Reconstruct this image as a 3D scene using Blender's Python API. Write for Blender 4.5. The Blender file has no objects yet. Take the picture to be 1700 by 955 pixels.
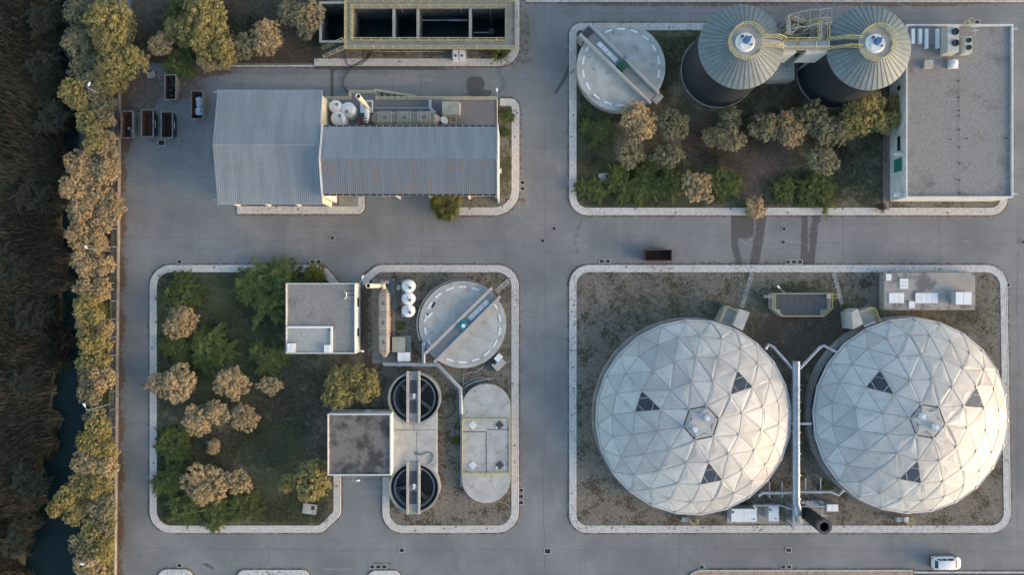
import bpy, bmesh, math, random
import numpy as np
from mathutils import Vector, Matrix
R = math.radians
scene = bpy.context.scene
C = scene.collection
H = 94.0      # flying height of the drone, metres
S = 12.0      # photograph pixels per metre on the ground
# ---------------------------------------------------------------- camera
cam = bpy.data.cameras.new('camera'); camo = bpy.data.objects.new('camera', cam)
C.objects.link(camo); camo.location = (0, 0, H); camo.rotation_euler = (0, 0, 0)
cam.sensor_width = 36; cam.lens = 36 * S * H / 1700; cam.clip_start = 1; cam.clip_end = 6000
scene.camera = camo
# ---------------------------------------------------------------- sky and sun
SUN_EL, SUN_ROT = R(10.0), R(107)          # low morning sun from the right of the picture
world = bpy.data.worlds.new('World'); scene.world = world; world.use_nodes = True
wn = world.node_tree.nodes
sky = wn.new('ShaderNodeTexSky'); sky.sky_type = 'NISHITA'; sky.sun_disc = False
sky.sun_elevation = SUN_EL; sky.sun_rotation = SUN_ROT; sky.air_density = 1.0; sky.dust_density = 1.0; sky.ozone_density = 0.9
world.node_tree.links.new(sky.outputs[0], wn['Background'].inputs[0])
wn['Background'].inputs[1].default_value = 0.15
sl = bpy.data.lights.new('sun', 'SUN'); so = bpy.data.objects.new('sun', sl); C.objects.link(so)
sl.energy = 1.75; sl.angle = R(34); sl.color = (1.0, 0.66, 0.40)
sd = Vector((math.sin(SUN_ROT) * math.cos(SUN_EL), math.cos(SUN_ROT) * math.cos(SUN_EL), math.sin(SUN_EL)))
so.rotation_euler = sd.to_track_quat('Z', 'Y').to_euler(); so.location = sd * 300
vs = scene.view_settings
vs.view_transform = 'Standard'; vs.look = 'None'; vs.gamma = 1; vs.use_curve_mapping = False
vs.exposure = 1.55
scene.cycles.max_bounces = 4; scene.cycles.diffuse_bounces = 3
rng = random.Random(7); nr = np.random.default_rng(11)
# ---------------------------------------------------------------- helpers
def W(px, py, z=0.0):
    k = (1 - z / H) / S
    return Vector(((px - 850) * k, -(py - 477.5) * k, z))
def L(px, z=0.0): return px / S * (1 - z / H)

class MB:
    def __init__(s): s.v = []; s.f = []
    def add(s, vs, fs):
        b = len(s.v); s.v += [tuple(p) for p in vs]; s.f += [tuple(i + b for i in f) for f in fs]
    def box(s, x0, y0, x1, y1, z0, z1):
        x0, x1 = min(x0, x1), max(x0, x1); y0, y1 = min(y0, y1), max(y0, y1)
        s.add([(x0,y0,z0),(x1,y0,z0),(x1,y1,z0),(x0,y1,z0),(x0,y0,z1),(x1,y0,z1),(x1,y1,z1),(x0,y1,z1)],
              [(3,2,1,0),(4,5,6,7),(0,1,5,4),(1,2,6,5),(2,3,7,6),(3,0,4,7)])
    def pb(s, x0, y0, x1, y1, z0, z1):      # box whose TOP outline is read off the photograph at height z1
        a = W(x0, y0, z1); b = W(x1, y1, z1); s.box(a.x, a.y, b.x, b.y, z0, z1)
    def prism(s, pts, z0, z1, top=1.0, c=None):
        n = len(pts)
        if c is None: c = (sum(p[0] for p in pts)/n, sum(p[1] for p in pts)/n)
        a = sum(pts[i][0]*pts[(i+1)%n][1]-pts[(i+1)%n][0]*pts[i][1] for i in range(n))
        if a < 0: pts = pts[::-1]
        lo = [(p[0], p[1], z0) for p in pts]; hi = [(c[0]+(p[0]-c[0])*top, c[1]+(p[1]-c[1])*top, z1) for p in pts]
        s.add(lo + hi, [tuple(range(n-1, -1, -1)), tuple(range(n, 2*n))] + [(i, (i+1)%n, n+(i+1)%n, n+i) for i in range(n)])
    def cyl(s, x, y, z0, z1, r0, r1=None, n=24, cap=True):
        r1 = r0 if r1 is None else r1
        lo = [(x+r0*math.cos(2*math.pi*i/n), y+r0*math.sin(2*math.pi*i/n), z0) for i in range(n)]
        hi = [(x+r1*math.cos(2*math.pi*i/n), y+r1*math.sin(2*math.pi*i/n), z1) for i in range(n)]
        fs = [(i, (i+1)%n, n+(i+1)%n, n+i) for i in range(n)]
        if cap: fs += [tuple(range(n-1, -1, -1)), tuple(range(n, 2*n))]
        s.add(lo+hi, fs)
    def ring(s, x, y, z0, z1, ri, ro, n=48, a0=0, a1=2*math.pi):
        full = abs(a1-a0-2*math.pi) < 1e-6; m = n if full else n+1
        vs = []
        for i in range(m):
            a = a0+(a1-a0)*i/n; c, q = math.cos(a), math.sin(a)
            vs += [(x+ri*c,y+ri*q,z0),(x+ro*c,y+ro*q,z0),(x+ro*c,y+ro*q,z1),(x+ri*c,y+ri*q,z1)]
        fs = []
        for i in range(n):
            j = (i+1) % m
            for k in range(4): fs.append((4*i+k, 4*j+k, 4*j+(k+1)%4, 4*i+(k+1)%4)[::-1])
        if not full: fs += [(0,1,2,3), (4*n+3,4*n+2,4*n+1,4*n)]
        s.add(vs, fs)
    def tube(s, pts, r, n=6, cap=True, radii=None):
        pts = [Vector(p) for p in pts]; m = len(pts); vs = []
        up = Vector((0,0,1))
        for i, p in enumerate(pts):
            t = (pts[min(i+1,m-1)] - pts[max(i-1,0)]).normalized()
            u = t.cross(up)
            if u.length < .05: u = t.cross(Vector((0,1,0)))
            u.normalize(); w = u.cross(t).normalized()
            rr = radii[i] if radii else r
            for k in range(n):
                a = 2*math.pi*(k+.5)/n; vs.append(p + u*rr*math.cos(a) + w*rr*math.sin(a))
        fs = [(i*n+k, i*n+(k+1)%n, (i+1)*n+(k+1)%n, (i+1)*n+k) for i in range(m-1) for k in range(n)]
        if cap: fs += [tuple(range(n-1,-1,-1)), tuple(range((m-1)*n, m*n))]
        s.add(vs, fs)
    def beam(s, a, b, w, z0, z1):           # plan line a-b, width w
        a = Vector((a[0], a[1])); b = Vector((b[0], b[1])); d = (b-a).normalized(); n = Vector((-d.y, d.x))*w/2
        s.prism([a+n, a-n, b-n, b+n], z0, z1)
    def slant(s, a, b, w, h):               # board between two 3D points
        a = Vector(a); b = Vector(b); d = (b-a); n = Vector((-d.y, d.x, 0)).normalized()*w/2; u = Vector((0,0,h))
        s.add([a+n,a-n,b-n,b+n,a+n+u,a-n+u,b-n+u,b+n+u], [(3,2,1,0),(4,5,6,7),(0,1,5,4),(1,2,6,5),(2,3,7,6),(3,0,4,7)])
    def loft(s, secs, cap=True):
        n = len(secs[0]); vs = [p for q in secs for p in q]
        fs = [(i*n+k, i*n+(k+1)%n, (i+1)*n+(k+1)%n, (i+1)*n+k) for i in range(len(secs)-1) for k in range(n)]
        if cap: fs += [tuple(range(n-1,-1,-1)), tuple(range((len(secs)-1)*n, len(secs)*n))]
        s.add(vs, fs)
    def mesh(s, name, mat, off=(0,0,0), fix=True, smooth=False):
        me = bpy.data.meshes.new(name); o = Vector(off)
        me.from_pydata([tuple(Vector(p)-o) for p in s.v], [], s.f)
        if fix:
            bm = bmesh.new(); bm.from_mesh(me); bmesh.ops.recalc_face_normals(bm, faces=bm.faces)
            if smooth:
                for f in bm.faces: f.smooth = True
                for e in bm.edges:
                    if len(e.link_faces) == 2 and e.calc_face_angle() > R(38): e.smooth = False
            bm.to_mesh(me); bm.free()
        me.materials.append(mat); return me
    def build(s, name, mat, parent=None, smooth=False, **kw):
        off = wloc(parent) if parent else Vector((0,0,0))
        return put(name, s.mesh(name, mat, off, smooth=smooth), parent, **kw)
def wloc(o):
    v = Vector((0,0,0))
    while o: v = v + o.location; o = o.parent
    return v
def put(name, me, parent=None, loc=(0,0,0), rz=0, scale=None, **kw):
    o = bpy.data.objects.new(name, me); C.objects.link(o); o.location = loc; o.rotation_euler = (0,0,rz)
    if scale: o.scale = scale
    if parent: o.parent = parent
    for k, v in kw.items(): o[k] = v
    return o
def tag(o, label, cat, group=None):
    o['label'] = label; o['category'] = cat
    if group: o['group'] = group
    return o
def T(name, label, cat, loc=(0,0,0), group=None):
    o = bpy.data.objects.new(name, None); C.objects.link(o); o.location = loc; o.empty_display_size = .3
    return tag(o, label, cat, group)
def struct(name, mb, mat, parent=None, **kw):
    o = mb.build(name, mat, parent, **kw)
    if parent is None: o['kind'] = 'structure'
    return o
# ---------------------------------------------------------------- materials
def newmat(name):
    m = bpy.data.materials.new(name); m.use_nodes = True
    nt = m.node_tree; return m, nt, nt.nodes['Principled BSDF']
def nd(nt, typ, **kw):
    n = nt.nodes.new('ShaderNode' + typ)
    for k, v in kw.items():
        if k == 'ins':
            for a, b in v.items(): n.inputs[a].default_value = b
        else: setattr(n, k, v)
    return n
def lk(nt, a, b): nt.links.new(a, b)
def rgb(c): return (c[0], c[1], c[2], 1)
def mixc(nt, fac, a, b, blend='MIX'):
    n = nd(nt, 'Mix', data_type='RGBA', blend_type=blend)
    for sock, v in ((n.inputs[0], fac), (n.inputs[6], a), (n.inputs[7], b)):
        if hasattr(v, 'links') or hasattr(v, 'is_output'): lk(nt, v, sock)
        elif isinstance(v, (int, float)): sock.default_value = v
        else: sock.default_value = rgb(v)
    return n.outputs[2]
def noise(nt, scale, detail=4, rough=.55, vec=None, dist=0.0):
    n = nd(nt, 'TexNoise', ins={'Scale': scale, 'Detail': detail, 'Roughness': rough, 'Distortion': dist})
    if vec is None: vec = nd(nt, 'NewGeometry').outputs['Position']
    lk(nt, vec, n.inputs['Vector']); return n.outputs[0]
def ramp(nt, fac, lo, hi, a=0.0, b=1.0):
    n = nd(nt, 'MapRange', ins={1: lo, 2: hi, 3: a, 4: b}); n.interpolation_type = 'SMOOTHSTEP'
    lk(nt, fac, n.inputs[0]); return n.outputs[0]
def mth(nt, op, a, b=0.0):
    n = nd(nt, 'Math', operation=op)
    for i, v in enumerate((a, b)):
        if hasattr(v, 'is_output'): lk(nt, v, n.inputs[i])
        else: n.inputs[i].default_value = v
    return n.outputs[0]
def bump(nt, bsdf, h, strength=.3, dist=.02):
    b = nd(nt, 'Bump', ins={'Strength': strength, 'Distance': dist}); lk(nt, h, b.inputs['Height']); lk(nt, b.outputs[0], bsdf.inputs['Normal'])
def stretch(nt, sx, sy, sz):
    m = nd(nt, 'Mapping', ins={'Scale': (sx, sy, sz)}); lk(nt, nd(nt, 'NewGeometry').outputs['Position'], m.inputs[0]); return m.outputs[0]
def mat(name, c1, c2=None, scale=1.5, rough=.8, metal=0.0, spot=None, sscale=3.0, sth=(.55, .7), fine=.12, fscale=14, rand=0.0, bstr=.25, bd=.015, bsc=30, st=None):
    m, nt, p = newmat(name)
    c2 = c2 or tuple(x*.8 for x in c1)
    v = stretch(nt, *st) if st else None
    col = mixc(nt, ramp(nt, noise(nt, scale, 5, .6, v), .35, .65), c1, c2)
    if spot: col = mixc(nt, ramp(nt, noise(nt, sscale, 6, .7, v), *sth), col, spot)
    if fine: col = mixc(nt, 1.0, col, ramp_gray(nt, noise(nt, fscale, 3, .7), fine), 'MULTIPLY')
    if rand:
        oi = nd(nt, 'ObjectInfo'); col = mixc(nt, 1.0, col, gray(nt, mth(nt, 'ADD', mth(nt, 'MULTIPLY', oi.outputs['Random'], rand), 1-rand*.6)), 'MULTIPLY')
    lk(nt, col, p.inputs['Base Color']); p.inputs['Roughness'].default_value = rough; p.inputs['Metallic'].default_value = metal
    if bstr: bump(nt, p, noise(nt, bsc, 3, .6), bstr, bd)
    return m
def gray(nt, f):
    n = nd(nt, 'CombineColor'); [lk(nt, f, n.inputs[i]) for i in range(3)]; return n.outputs[0]
def ramp_gray(nt, f, a): return gray(nt, ramp(nt, f, .25, .75, 1-a, 1+a))
def masked(name, layers_fn, rough=.9, bstr=.35, bsc=25, bd=.02):
    m, nt, p = newmat(name)
    a = nd(nt, 'Attribute', attribute_name='mask'); sp = nd(nt, 'SeparateColor'); lk(nt, a.outputs['Color'], sp.inputs[0])
    col = layers_fn(nt, sp.outputs[0], sp.outputs[1], sp.outputs[2])
    lk(nt, col, p.inputs['Base Color']); p.inputs['Roughness'].default_value = rough
    bump(nt, p, noise(nt, bsc, 4, .7), bstr, bd); return m
def mm(nt, mask, n_out, w=.5):     # mask edge broken up by noise
    return ramp(nt, mth(nt, 'ADD', mask, mth(nt, 'MULTIPLY', mth(nt, 'SUBTRACT', n_out, .5), w*2)), .42, .62)

def road_layers(nt, r, g, b):
    c = mixc(nt, ramp(nt, noise(nt, .12, 4, .6), .3, .7), (.152,.157,.159), (.226,.230,.229))
    c = mixc(nt, mth(nt, 'MULTIPLY', ramp(nt, noise(nt, 1.0, 4, .6, stretch(nt, .05, 1.6, 1)), .45, .75), .35), c, (.15,.152,.158))
    c = mixc(nt, mth(nt, 'MULTIPLY', ramp(nt, noise(nt, .8, 6, .7), .5, .75), .3), c, (.145,.14,.135))
    c = mixc(nt, mth(nt, 'MULTIPLY', ramp(nt, noise(nt, .35, 3, .5), .62, .70), mth(nt, 'MULTIPLY', ramp(nt, noise(nt, 1.9, 4, .6), .56, .66), .45)), c, (.07,.068,.066))
    c = mixc(nt, mth(nt, 'MULTIPLY', ramp(nt, noise(nt, .25, 6, .7, stretch(nt, 1.4, .35, 1)), .54, .66), .3), c, (.26,.255,.245))
    c = mixc(nt, 1.0, c, ramp_gray(nt, noise(nt, 22, 3, .8), .13), 'MULTIPLY')
    c = mixc(nt, 1.0, c, ramp_gray(nt, noise(nt, 3.5, 5, .7), .07), 'MULTIPLY')
    c = mixc(nt, mth(nt, 'MULTIPLY', mm(nt, b, noise(nt, 1.2, 4, .6), .25), .5), c, (.30,.29,.275))
    c = mixc(nt, mth(nt, 'MULTIPLY', mm(nt, r, noise(nt, 1.6, 7, .75), .75), .85), c, (.125,.078,.048))
    c = mixc(nt, mth(nt, 'MULTIPLY', mm(nt, g, noise(nt, 1.5, 5, .6), .3), .78), c, (.06,.056,.054))
    return c
ROAD = masked('asphalt', road_layers, .85, .3, 45, .01)
def soil_layers(nt, r, g, b):      # r = gravel, g = green, b = bare reddish soil
    c = mixc(nt, ramp(nt, noise(nt, .5, 6, .65), .35, .65), (.058,.055,.032), (.145,.13,.09))
    c = mixc(nt, mm(nt, b, noise(nt, .9, 6, .7), .5), c, mixc(nt, ramp(nt, noise(nt, 5, 5, .7), .4, .65), (.07,.052,.038), (.10,.08,.062)))
    c = mixc(nt, mth(nt, 'MULTIPLY', mm(nt, g, noise(nt, 1.6, 8, .8), 1.1), .85), c, mixc(nt, noise(nt, 7, 4, .7), (.018,.030,.010), (.062,.074,.03)))
    gr = mixc(nt, ramp(nt, noise(nt, 16, 5, .8), .35, .65), (.118,.104,.084), (.225,.204,.172))
    sp_ = mth(nt, 'ADD', noise(nt, 4.2, 5, .72), mth(nt, 'MULTIPLY', mth(nt, 'SUBTRACT', noise(nt, .38, 5, .65), .5), .95))
    gr = mixc(nt, ramp(nt, sp_, .52, .60), gr, mixc(nt, noise(nt, 1.1, 4), (.035,.038,.02), (.085,.068,.04)))
    c = mixc(nt, mm(nt, r, noise(nt, 1.1, 7, .75), .7), c, gr)
    c = mixc(nt, 1.0, c, ramp_gray(nt, noise(nt, 9, 5, .8), .55), 'MULTIPLY')
    c = mixc(nt, 1.0, c, ramp_gray(nt, noise(nt, 2.6, 4, .7), .25), 'MULTIPLY')
    return c
SOIL = masked('planted_ground', soil_layers, .95, .7, 14, .05)
def paving_layers(c1, c2, dark, th=(.56,.64), name='paving'):
    m, nt, p = newmat(name)
    a = nd(nt, 'Attribute', attribute_name='v')
    c = mixc(nt, a.outputs['Fac'], c1, c2)
    n1 = ramp(nt, noise(nt, 2.6, 7, .75), *th); n2 = ramp(nt, noise(nt, .16, 3, .5), .42, .62)
    c = mixc(nt, mth(nt, 'MULTIPLY', mth(nt, 'MULTIPLY', n1, n2), .8), c, dark)
    c = mixc(nt, mth(nt, 'MULTIPLY', ramp(nt, noise(nt, .5, 5, .7), .55, .75), .45), c, (.27,.20,.14))
    c = mixc(nt, 1.0, c, ramp_gray(nt, noise(nt, 18, 3, .8), .12), 'MULTIPLY')
    lk(nt, c, p.inputs['Base Color']); p.inputs['Roughness'].default_value = .85
    bump(nt, p, noise(nt, 35, 3, .6), .3, .01); return m
PAVE = paving_layers((.60,.57,.53), (.48,.455,.42), (.12,.115,.11))
PAVED = paving_layers((.60,.59,.57), (.46,.45,.435), (.07,.07,.07), (.53,.60), 'lichen_paving')
PAVER = paving_layers((.42,.30,.21), (.30,.21,.15), (.10,.08,.07), (.5,.6), 'terracotta_paving')
KERB = mat('kerb_stone', (.62,.60,.56), (.50,.48,.44), 1.2, spot=(.16,.15,.14), sscale=2.5, sth=(.58,.68))
CREAMW = mat('wall_coping', (.24,.225,.20), (.18,.165,.145), 1.2, spot=(.2,.17,.13), sscale=2)
JOINT = mat('paving_joint', (.20,.185,.165), (.28,.26,.23), 2)
CONC = mat('concrete', (.34,.335,.31), (.26,.26,.245), .7, spot=(.16,.155,.15), sscale=.8, sth=(.56,.72), fine=.08)
CONCW = mat('pale_concrete', (.47,.46,.425), (.37,.36,.335), .6, spot=(.20,.195,.19), sscale=.9, sth=(.55,.72), fine=.08)
CONCG = mat('green_grey_concrete', (.24,.25,.225), (.19,.195,.175), 1.0, spot=(.12,.12,.11), sscale=1.4, sth=(.55,.7))
CONCI = mat('shade_darkened_concrete', (.11,.12,.12), (.055,.062,.066), .8, spot=(.03,.035,.038), sscale=1.2, sth=(.45,.65))  # concrete darkened in its colour to stand in for shade deep in the basins
CONCD = mat('dark_wet_concrete', (.07,.075,.078), (.04,.043,.047), 1.0)
RAILB = mat('concrete_beam', (.45,.44,.41), (.38,.37,.345), .9, fine=.06)
CREAM = mat('cream_render', (.72,.66,.52), (.64,.58,.46), .8, fine=.04, bstr=.1)
WHITE = mat('white_render', (.64,.64,.62), (.52,.52,.51), 1.2, spot=(.4,.38,.35), sscale=2, sth=(.6,.75), fine=.04)
WPAINT = mat('white_paint', (.8,.8,.79), (.72,.73,.73), 1.2, rough=.45, fine=.02, bstr=0)
WPLAS = mat('white_plastic', (.74,.76,.77), (.66,.68,.69), 1.5, rough=.4, fine=.03, bstr=.05)
YEL = mat('yellow_paint', (.56,.49,.20), (.46,.41,.20), 1.5, rough=.5, fine=.08, bstr=0)
YELP = mat('pale_yellow_paint', (.62,.56,.34), (.5,.46,.3), 1.5, rough=.5, fine=.08, bstr=0)
GALV = mat('galvanised_steel', (.42,.45,.48), (.34,.37,.40), 2.0, rough=.4, metal=.5, fine=.06, bstr=.05)
DUCT = mat('duct_steel', (.40,.43,.46), (.33,.36,.39), 1.2, rough=.35, metal=.55, fine=.05, bstr=.05)
DARK = mat('dark_void', (.012,.014,.016), (.02,.022,.025), 2, rough=.6)
BLK = mat('black_plastic', (.018,.018,.02), (.03,.03,.032), 2, rough=.5)
GRAVEL = mat('roof_gravel', (.20,.195,.188), (.275,.265,.252), 18, fine=.35, fscale=9, bstr=.8, bsc=16, bd=.04, spot=(.13,.115,.11), sscale=.35, sth=(.5,.75))
GRAVELD = mat('mossy_roof_gravel', (.15,.138,.13), (.21,.19,.175), 14, fine=.4, fscale=8, bstr=.8, bsc=14, bd=.05, spot=(.05,.046,.044), sscale=.3, sth=(.42,.62))
ROOFS = mat('roof_sheet', (.36,.38,.39), (.30,.32,.33), .5, rough=.42, metal=.35, fine=.04, bstr=0, spot=(.30,.315,.325), sscale=1, sth=(.5,.75), st=(1.6,.12,1))
GUT = mat('dark_gutter', (.03,.034,.038), (.045,.05,.055), 2)
SILR = mat('silo_roof_sheet', (.19,.225,.225), (.155,.19,.19), .9, rough=.5, metal=.15, rand=.07, fine=.05, bstr=0, spot=(.27,.27,.255), sscale=2.2, sth=(.62,.8))
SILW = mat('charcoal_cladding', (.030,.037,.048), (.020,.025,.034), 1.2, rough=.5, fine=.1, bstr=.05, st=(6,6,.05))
ALU = mat('dome_aluminium', (.505,.505,.485), (.42,.425,.415), .45, rough=.5, metal=.05, rand=.26, fine=.04, fscale=7, spot=(.33,.32,.30), sscale=1.1, sth=(.52,.78), bstr=.12, bsc=3, bd=.05)
STRUT = mat('dome_strut', (.36,.335,.31), (.28,.26,.24), 1.5, rough=.5, metal=.4, fine=.1, bstr=0)
BEIGE = mat('beige_fibreglass', (.34,.31,.265), (.26,.235,.20), 1.8, rough=.55, fine=.08, spot=(.18,.155,.13), sscale=2.5, sth=(.58,.72), bstr=.1)
BEIGEL = mat('pale_rib', (.52,.47,.39), (.44,.395,.325), 1.8, rough=.55, fine=.06)
TEAL = mat('teal_motor_paint', (.02,.22,.28), (.02,.17,.22), 2, rough=.4)
GREENM = mat('green_motor_paint', (.01,.13,.07), (.01,.10,.05), 2, rough=.4)
BLUEM = mat('blue_motor_paint', (.05,.16,.34), (.05,.12,.26), 2, rough=.4)
LGREY = mat('light_grey_metal', (.42,.43,.44), (.36,.37,.38), 2, rough=.5, fine=.05, bstr=0)
CABG = mat('khaki_cabinet', (.34,.35,.29), (.28,.29,.24), 1, rough=.5, spot=(.26,.19,.10), sscale=1.0, sth=(.55,.75))
RUST = mat('rusty_steel', (.11,.045,.025), (.06,.03,.02), 1.5, rough=.8, spot=(.03,.022,.02), sscale=2, sth=(.5,.65), fine=.2)
RUSTD = mat('dark_rusty_steel', (.05,.025,.018), (.025,.016,.014), 1.5, rough=.8, fine=.2)
NAVY = mat('navy_paint', (.012,.035,.06), (.01,.028,.045), 2, rough=.45, fine=.1)
SKPG = mat('worn_grey_paint', (.20,.195,.185), (.13,.125,.115), 1.5, rough=.6, spot=(.13,.08,.05), sscale=3, sth=(.6,.7))
GLASS = mat('dark_glass', (.02,.026,.032), (.03,.036,.042), 2, rough=.08, fine=0, bstr=0)
GLASSG = mat('green_glass', (.03,.22,.16), (.03,.18,.14), 2, rough=.2, fine=0, bstr=0)
TYRE = mat('tyre_rubber', (.02,.02,.02), (.03,.03,.03), 3, rough=.9)
LOUV = mat('skylight_glazing', (.045,.055,.07), (.06,.07,.085), 1, rough=.15, metal=.2, fine=0, bstr=0)
GRATE = mat('grating', (.07,.078,.088), (.05,.056,.064), 3, rough=.6)
HOSE = mat('dark_hose', (.03,.03,.03), (.05,.045,.04), 3, rough=.7)
HOSEG = mat('green_hose', (.03,.11,.08), (.03,.09,.07), 3, rough=.6)
BARK = mat('bark', (.09,.07,.05), (.06,.048,.036), 6, bstr=.5)
REDP = mat('red_paint', (.35,.04,.03), (.28,.04,.03), 3, rough=.5)
STEEL = mat('stair_steel', (.30,.33,.37), (.24,.27,.30), 2, rough=.5, metal=.3)
def water_mat():
    m, nt, p = newmat('canal_water')
    lk(nt, mixc(nt, noise(nt, .15, 4), (.006,.016,.02), (.012,.028,.032)), p.inputs['Base Color'])
    p.inputs['Roughness'].default_value = .2; p.inputs['Specular IOR Level'].default_value = .1; bump(nt, p, noise(nt, 3, 3), .08, .03); return m
WATER = water_mat()
def leafmat(name, cs, rough=.7, trans=.25, hue=.25):
    m, nt, p = newmat(name)
    a = nd(nt, 'Attribute', attribute_name='v'); oi = nd(nt, 'ObjectInfo')
    c = mixc(nt, a.outputs['Fac'], cs[0], cs[1])
    c = mixc(nt, ramp(nt, noise(nt, 1.1, 4, .6), .4, .68), c, cs[2])
    c = mixc(nt, 1.0, c, gray(nt, mth(nt, 'ADD', mth(nt, 'MULTIPLY', oi.outputs['Random'], hue), 1-hue*.5)), 'MULTIPLY')
    lk(nt, c, p.inputs['Base Color']); p.inputs['Roughness'].default_value = rough
    t = nd(nt, 'BsdfTranslucent'); lk(nt, c, t.inputs[0]); mx = nd(nt, 'MixShader', ins={0: trans})
    lk(nt, p.outputs[0], mx.inputs[1]); lk(nt, t.outputs[0], mx.inputs[2]); lk(nt, mx.outputs[0], nt.nodes['Material Output'].inputs[0]); return m
LOLIVE = leafmat('silver_leaves', ((.12,.12,.06), (.78,.58,.33), (.54,.41,.23)))
LSAGE = leafmat('sage_leaves', ((.09,.105,.055), (.42,.38,.23), (.30,.27,.16)))
LGOLD = leafmat('golden_leaves', ((.08,.09,.03), (.54,.45,.17), (.38,.32,.12)))
LGREEN = leafmat('green_leaves', ((.022,.048,.014), (.25,.28,.075), (.11,.15,.035)))
LDARK = leafmat('dark_leaves', ((.018,.024,.012), (.07,.068,.035), (.07,.06,.038)))
LLIME = leafmat('lime_leaves', ((.10,.12,.02), (.22,.20,.03), (.18,.19,.03)))
LPALM = leafmat('palm_leaves', ((.05,.075,.015), (.12,.13,.03), (.15,.14,.04)))
REED = leafmat('reed_leaves', ((.055,.052,.038), (.33,.29,.22), (.09,.10,.055)), trans=.1)
GRASSM = leafmat('grass_blades', ((.022,.035,.012), (.10,.095,.04), (.09,.075,.045)), trans=.1)
# ================================================================ THE SETTING
def inpoly(X, Y, poly):
    ins = np.zeros(X.shape, bool); n = len(poly)
    for i in range(n):
        x1, y1 = poly[i][:2]; x2, y2 = poly[(i+1) % n][:2]
        if y1 == y2: continue
        c = ((y1 > Y) != (y2 > Y)) & (X < (x2-x1)*(Y-y1)/(y2-y1)+x1); ins ^= c
    return ins
def grid_mesh(name, xs, ys, zf, mat, mask=None, inside=None, parent=None, kind='structure'):
    X, Y = np.meshgrid(xs, ys); Z = zf(X, Y) if callable(zf) else np.full(X.shape, zf)
    ny, nx = X.shape; co = np.stack([X, Y, Z], -1).reshape(-1, 3)
    i = np.arange(ny*nx).reshape(ny, nx)
    q = np.stack([i[:-1,:-1], i[:-1,1:], i[1:,1:], i[1:,:-1]], -1).reshape(-1, 4)
    if inside is not None:
        c = co[q].mean(1); q = q[inside(c[:,0], c[:,1])]
    me = bpy.data.meshes.new(name); me.vertices.add(len(co)); me.vertices.foreach_set('co', co.ravel())
    me.loops.add(q.size); me.loops.foreach_set('vertex_index', q.ravel().astype(np.int32))
    me.polygons.add(len(q)); me.polygons.foreach_set('loop_start', np.arange(0, q.size, 4, dtype=np.int32))
    me.update(calc_edges=True)
    if mask is not None:
        a = me.attributes.new('mask', 'FLOAT_COLOR', 'POINT')
        m = np.ones((len(co), 4)); m[:, :3] = np.stack([np.clip(k, 0, 1).ravel() for k in mask(X, Y)], -1)
        a.data.foreach_set('color', m.ravel().astype(np.float32))
    me.materials.append(mat)
    o = put(name, me, parent)
    if parent is None: o['kind'] = kind
    return o
def blob(X, Y, px, py, rx, ry, v=1.0, p=2):      # soft patch given in photograph pixels on the ground
    c = W(px, py); d = (np.abs(X-c.x)/(rx/S))**p + (np.abs(Y-c.y)/(ry/S))**p
    return v*np.clip(1.5-d, 0, 1)
def rounded(pts, closed=True, step=.25):
    out = []; n = len(pts)
    P = [Vector(((p[0]-850)/S, -(p[1]-477.5)/S)) for p in pts]; rr = [(p[2]/S if len(p) > 2 else 0) for p in pts]
    for i in range(n):
        if (not closed and i in (0, n-1)) or rr[i] <= 0: out.append(P[i]); continue
        a, b, c = P[i-1], P[i], P[(i+1) % n]; d1 = (a-b).normalized(); d2 = (c-b).normalized()
        ang = d1.angle(d2); t = min(rr[i]/math.tan(ang/2), (a-b).length*.49, (c-b).length*.49) if ang < 3.1 else 0
        r = t*math.tan(ang/2); ctr = b + (d1+d2).normalized()*(r/math.sin(ang/2))
        s0 = b+d1*t; s1 = b+d2*t; a0 = math.atan2(s0.y-ctr.y, s0.x-ctr.x); a1 = math.atan2(s1.y-ctr.y, s1.x-ctr.x)
        da = (a1-a0+math.pi) % (2*math.pi)-math.pi; k = max(3, int(abs(da)*r/step))
        out += [Vector((ctr.x+r*math.cos(a0+da*j/k), ctr.y+r*math.sin(a0+da*j/k))) for j in range(k+1)]
    return out
class Path:
    def __init__(s, P, closed):
        s.P = list(P) + ([P[0]] if closed else []); s.closed = closed
        s.P = [s.P[0]] + [b for a, b in zip(s.P, s.P[1:]) if (b-a).length > 1e-4]
        s.d = [0.0]
        for a, b in zip(s.P, s.P[1:]): s.d.append(s.d[-1]+(b-a).length)
        s.len = s.d[-1]; m = len(s.P); s.n = []
        for i in range(m):
            if closed and i in (0, m-1): a, b = s.P[m-2], s.P[1]
            else: a, b = s.P[max(i-1,0)], s.P[min(i+1,m-1)]
            p = s.P[i]; n = Vector((0,0))
            for q in ((p-a) if (p-a).length > 1e-6 else None, (b-p) if (b-p).length > 1e-6 else None):
                if q is not None: q = q.normalized(); n += Vector((-q.y, q.x))
            if closed and i in (0, m-1):
                n = Vector((0,0))
                for q in (p-a, b-p): q = q.normalized(); n += Vector((-q.y, q.x))
            n.normalize()
            t = (b-p) if (b-p).length > 1e-6 else (p-a); t = t.normalized(); cs = max(.4, n.dot(Vector((-t.y, t.x))))
            s.n.append(n/cs)
    def at(s, t):
        t = max(0, min(s.len, t)); lo, hi = 0, len(s.d)-1
        while hi-lo > 1:
            m = (lo+hi)//2
            if s.d[m] <= t: lo = m
            else: hi = m
        f = (t-s.d[lo])/(s.d[hi]-s.d[lo]); return s.P[lo].lerp(s.P[hi], f), s.n[lo].lerp(s.n[hi], f)
ALLKERB = []
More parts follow.
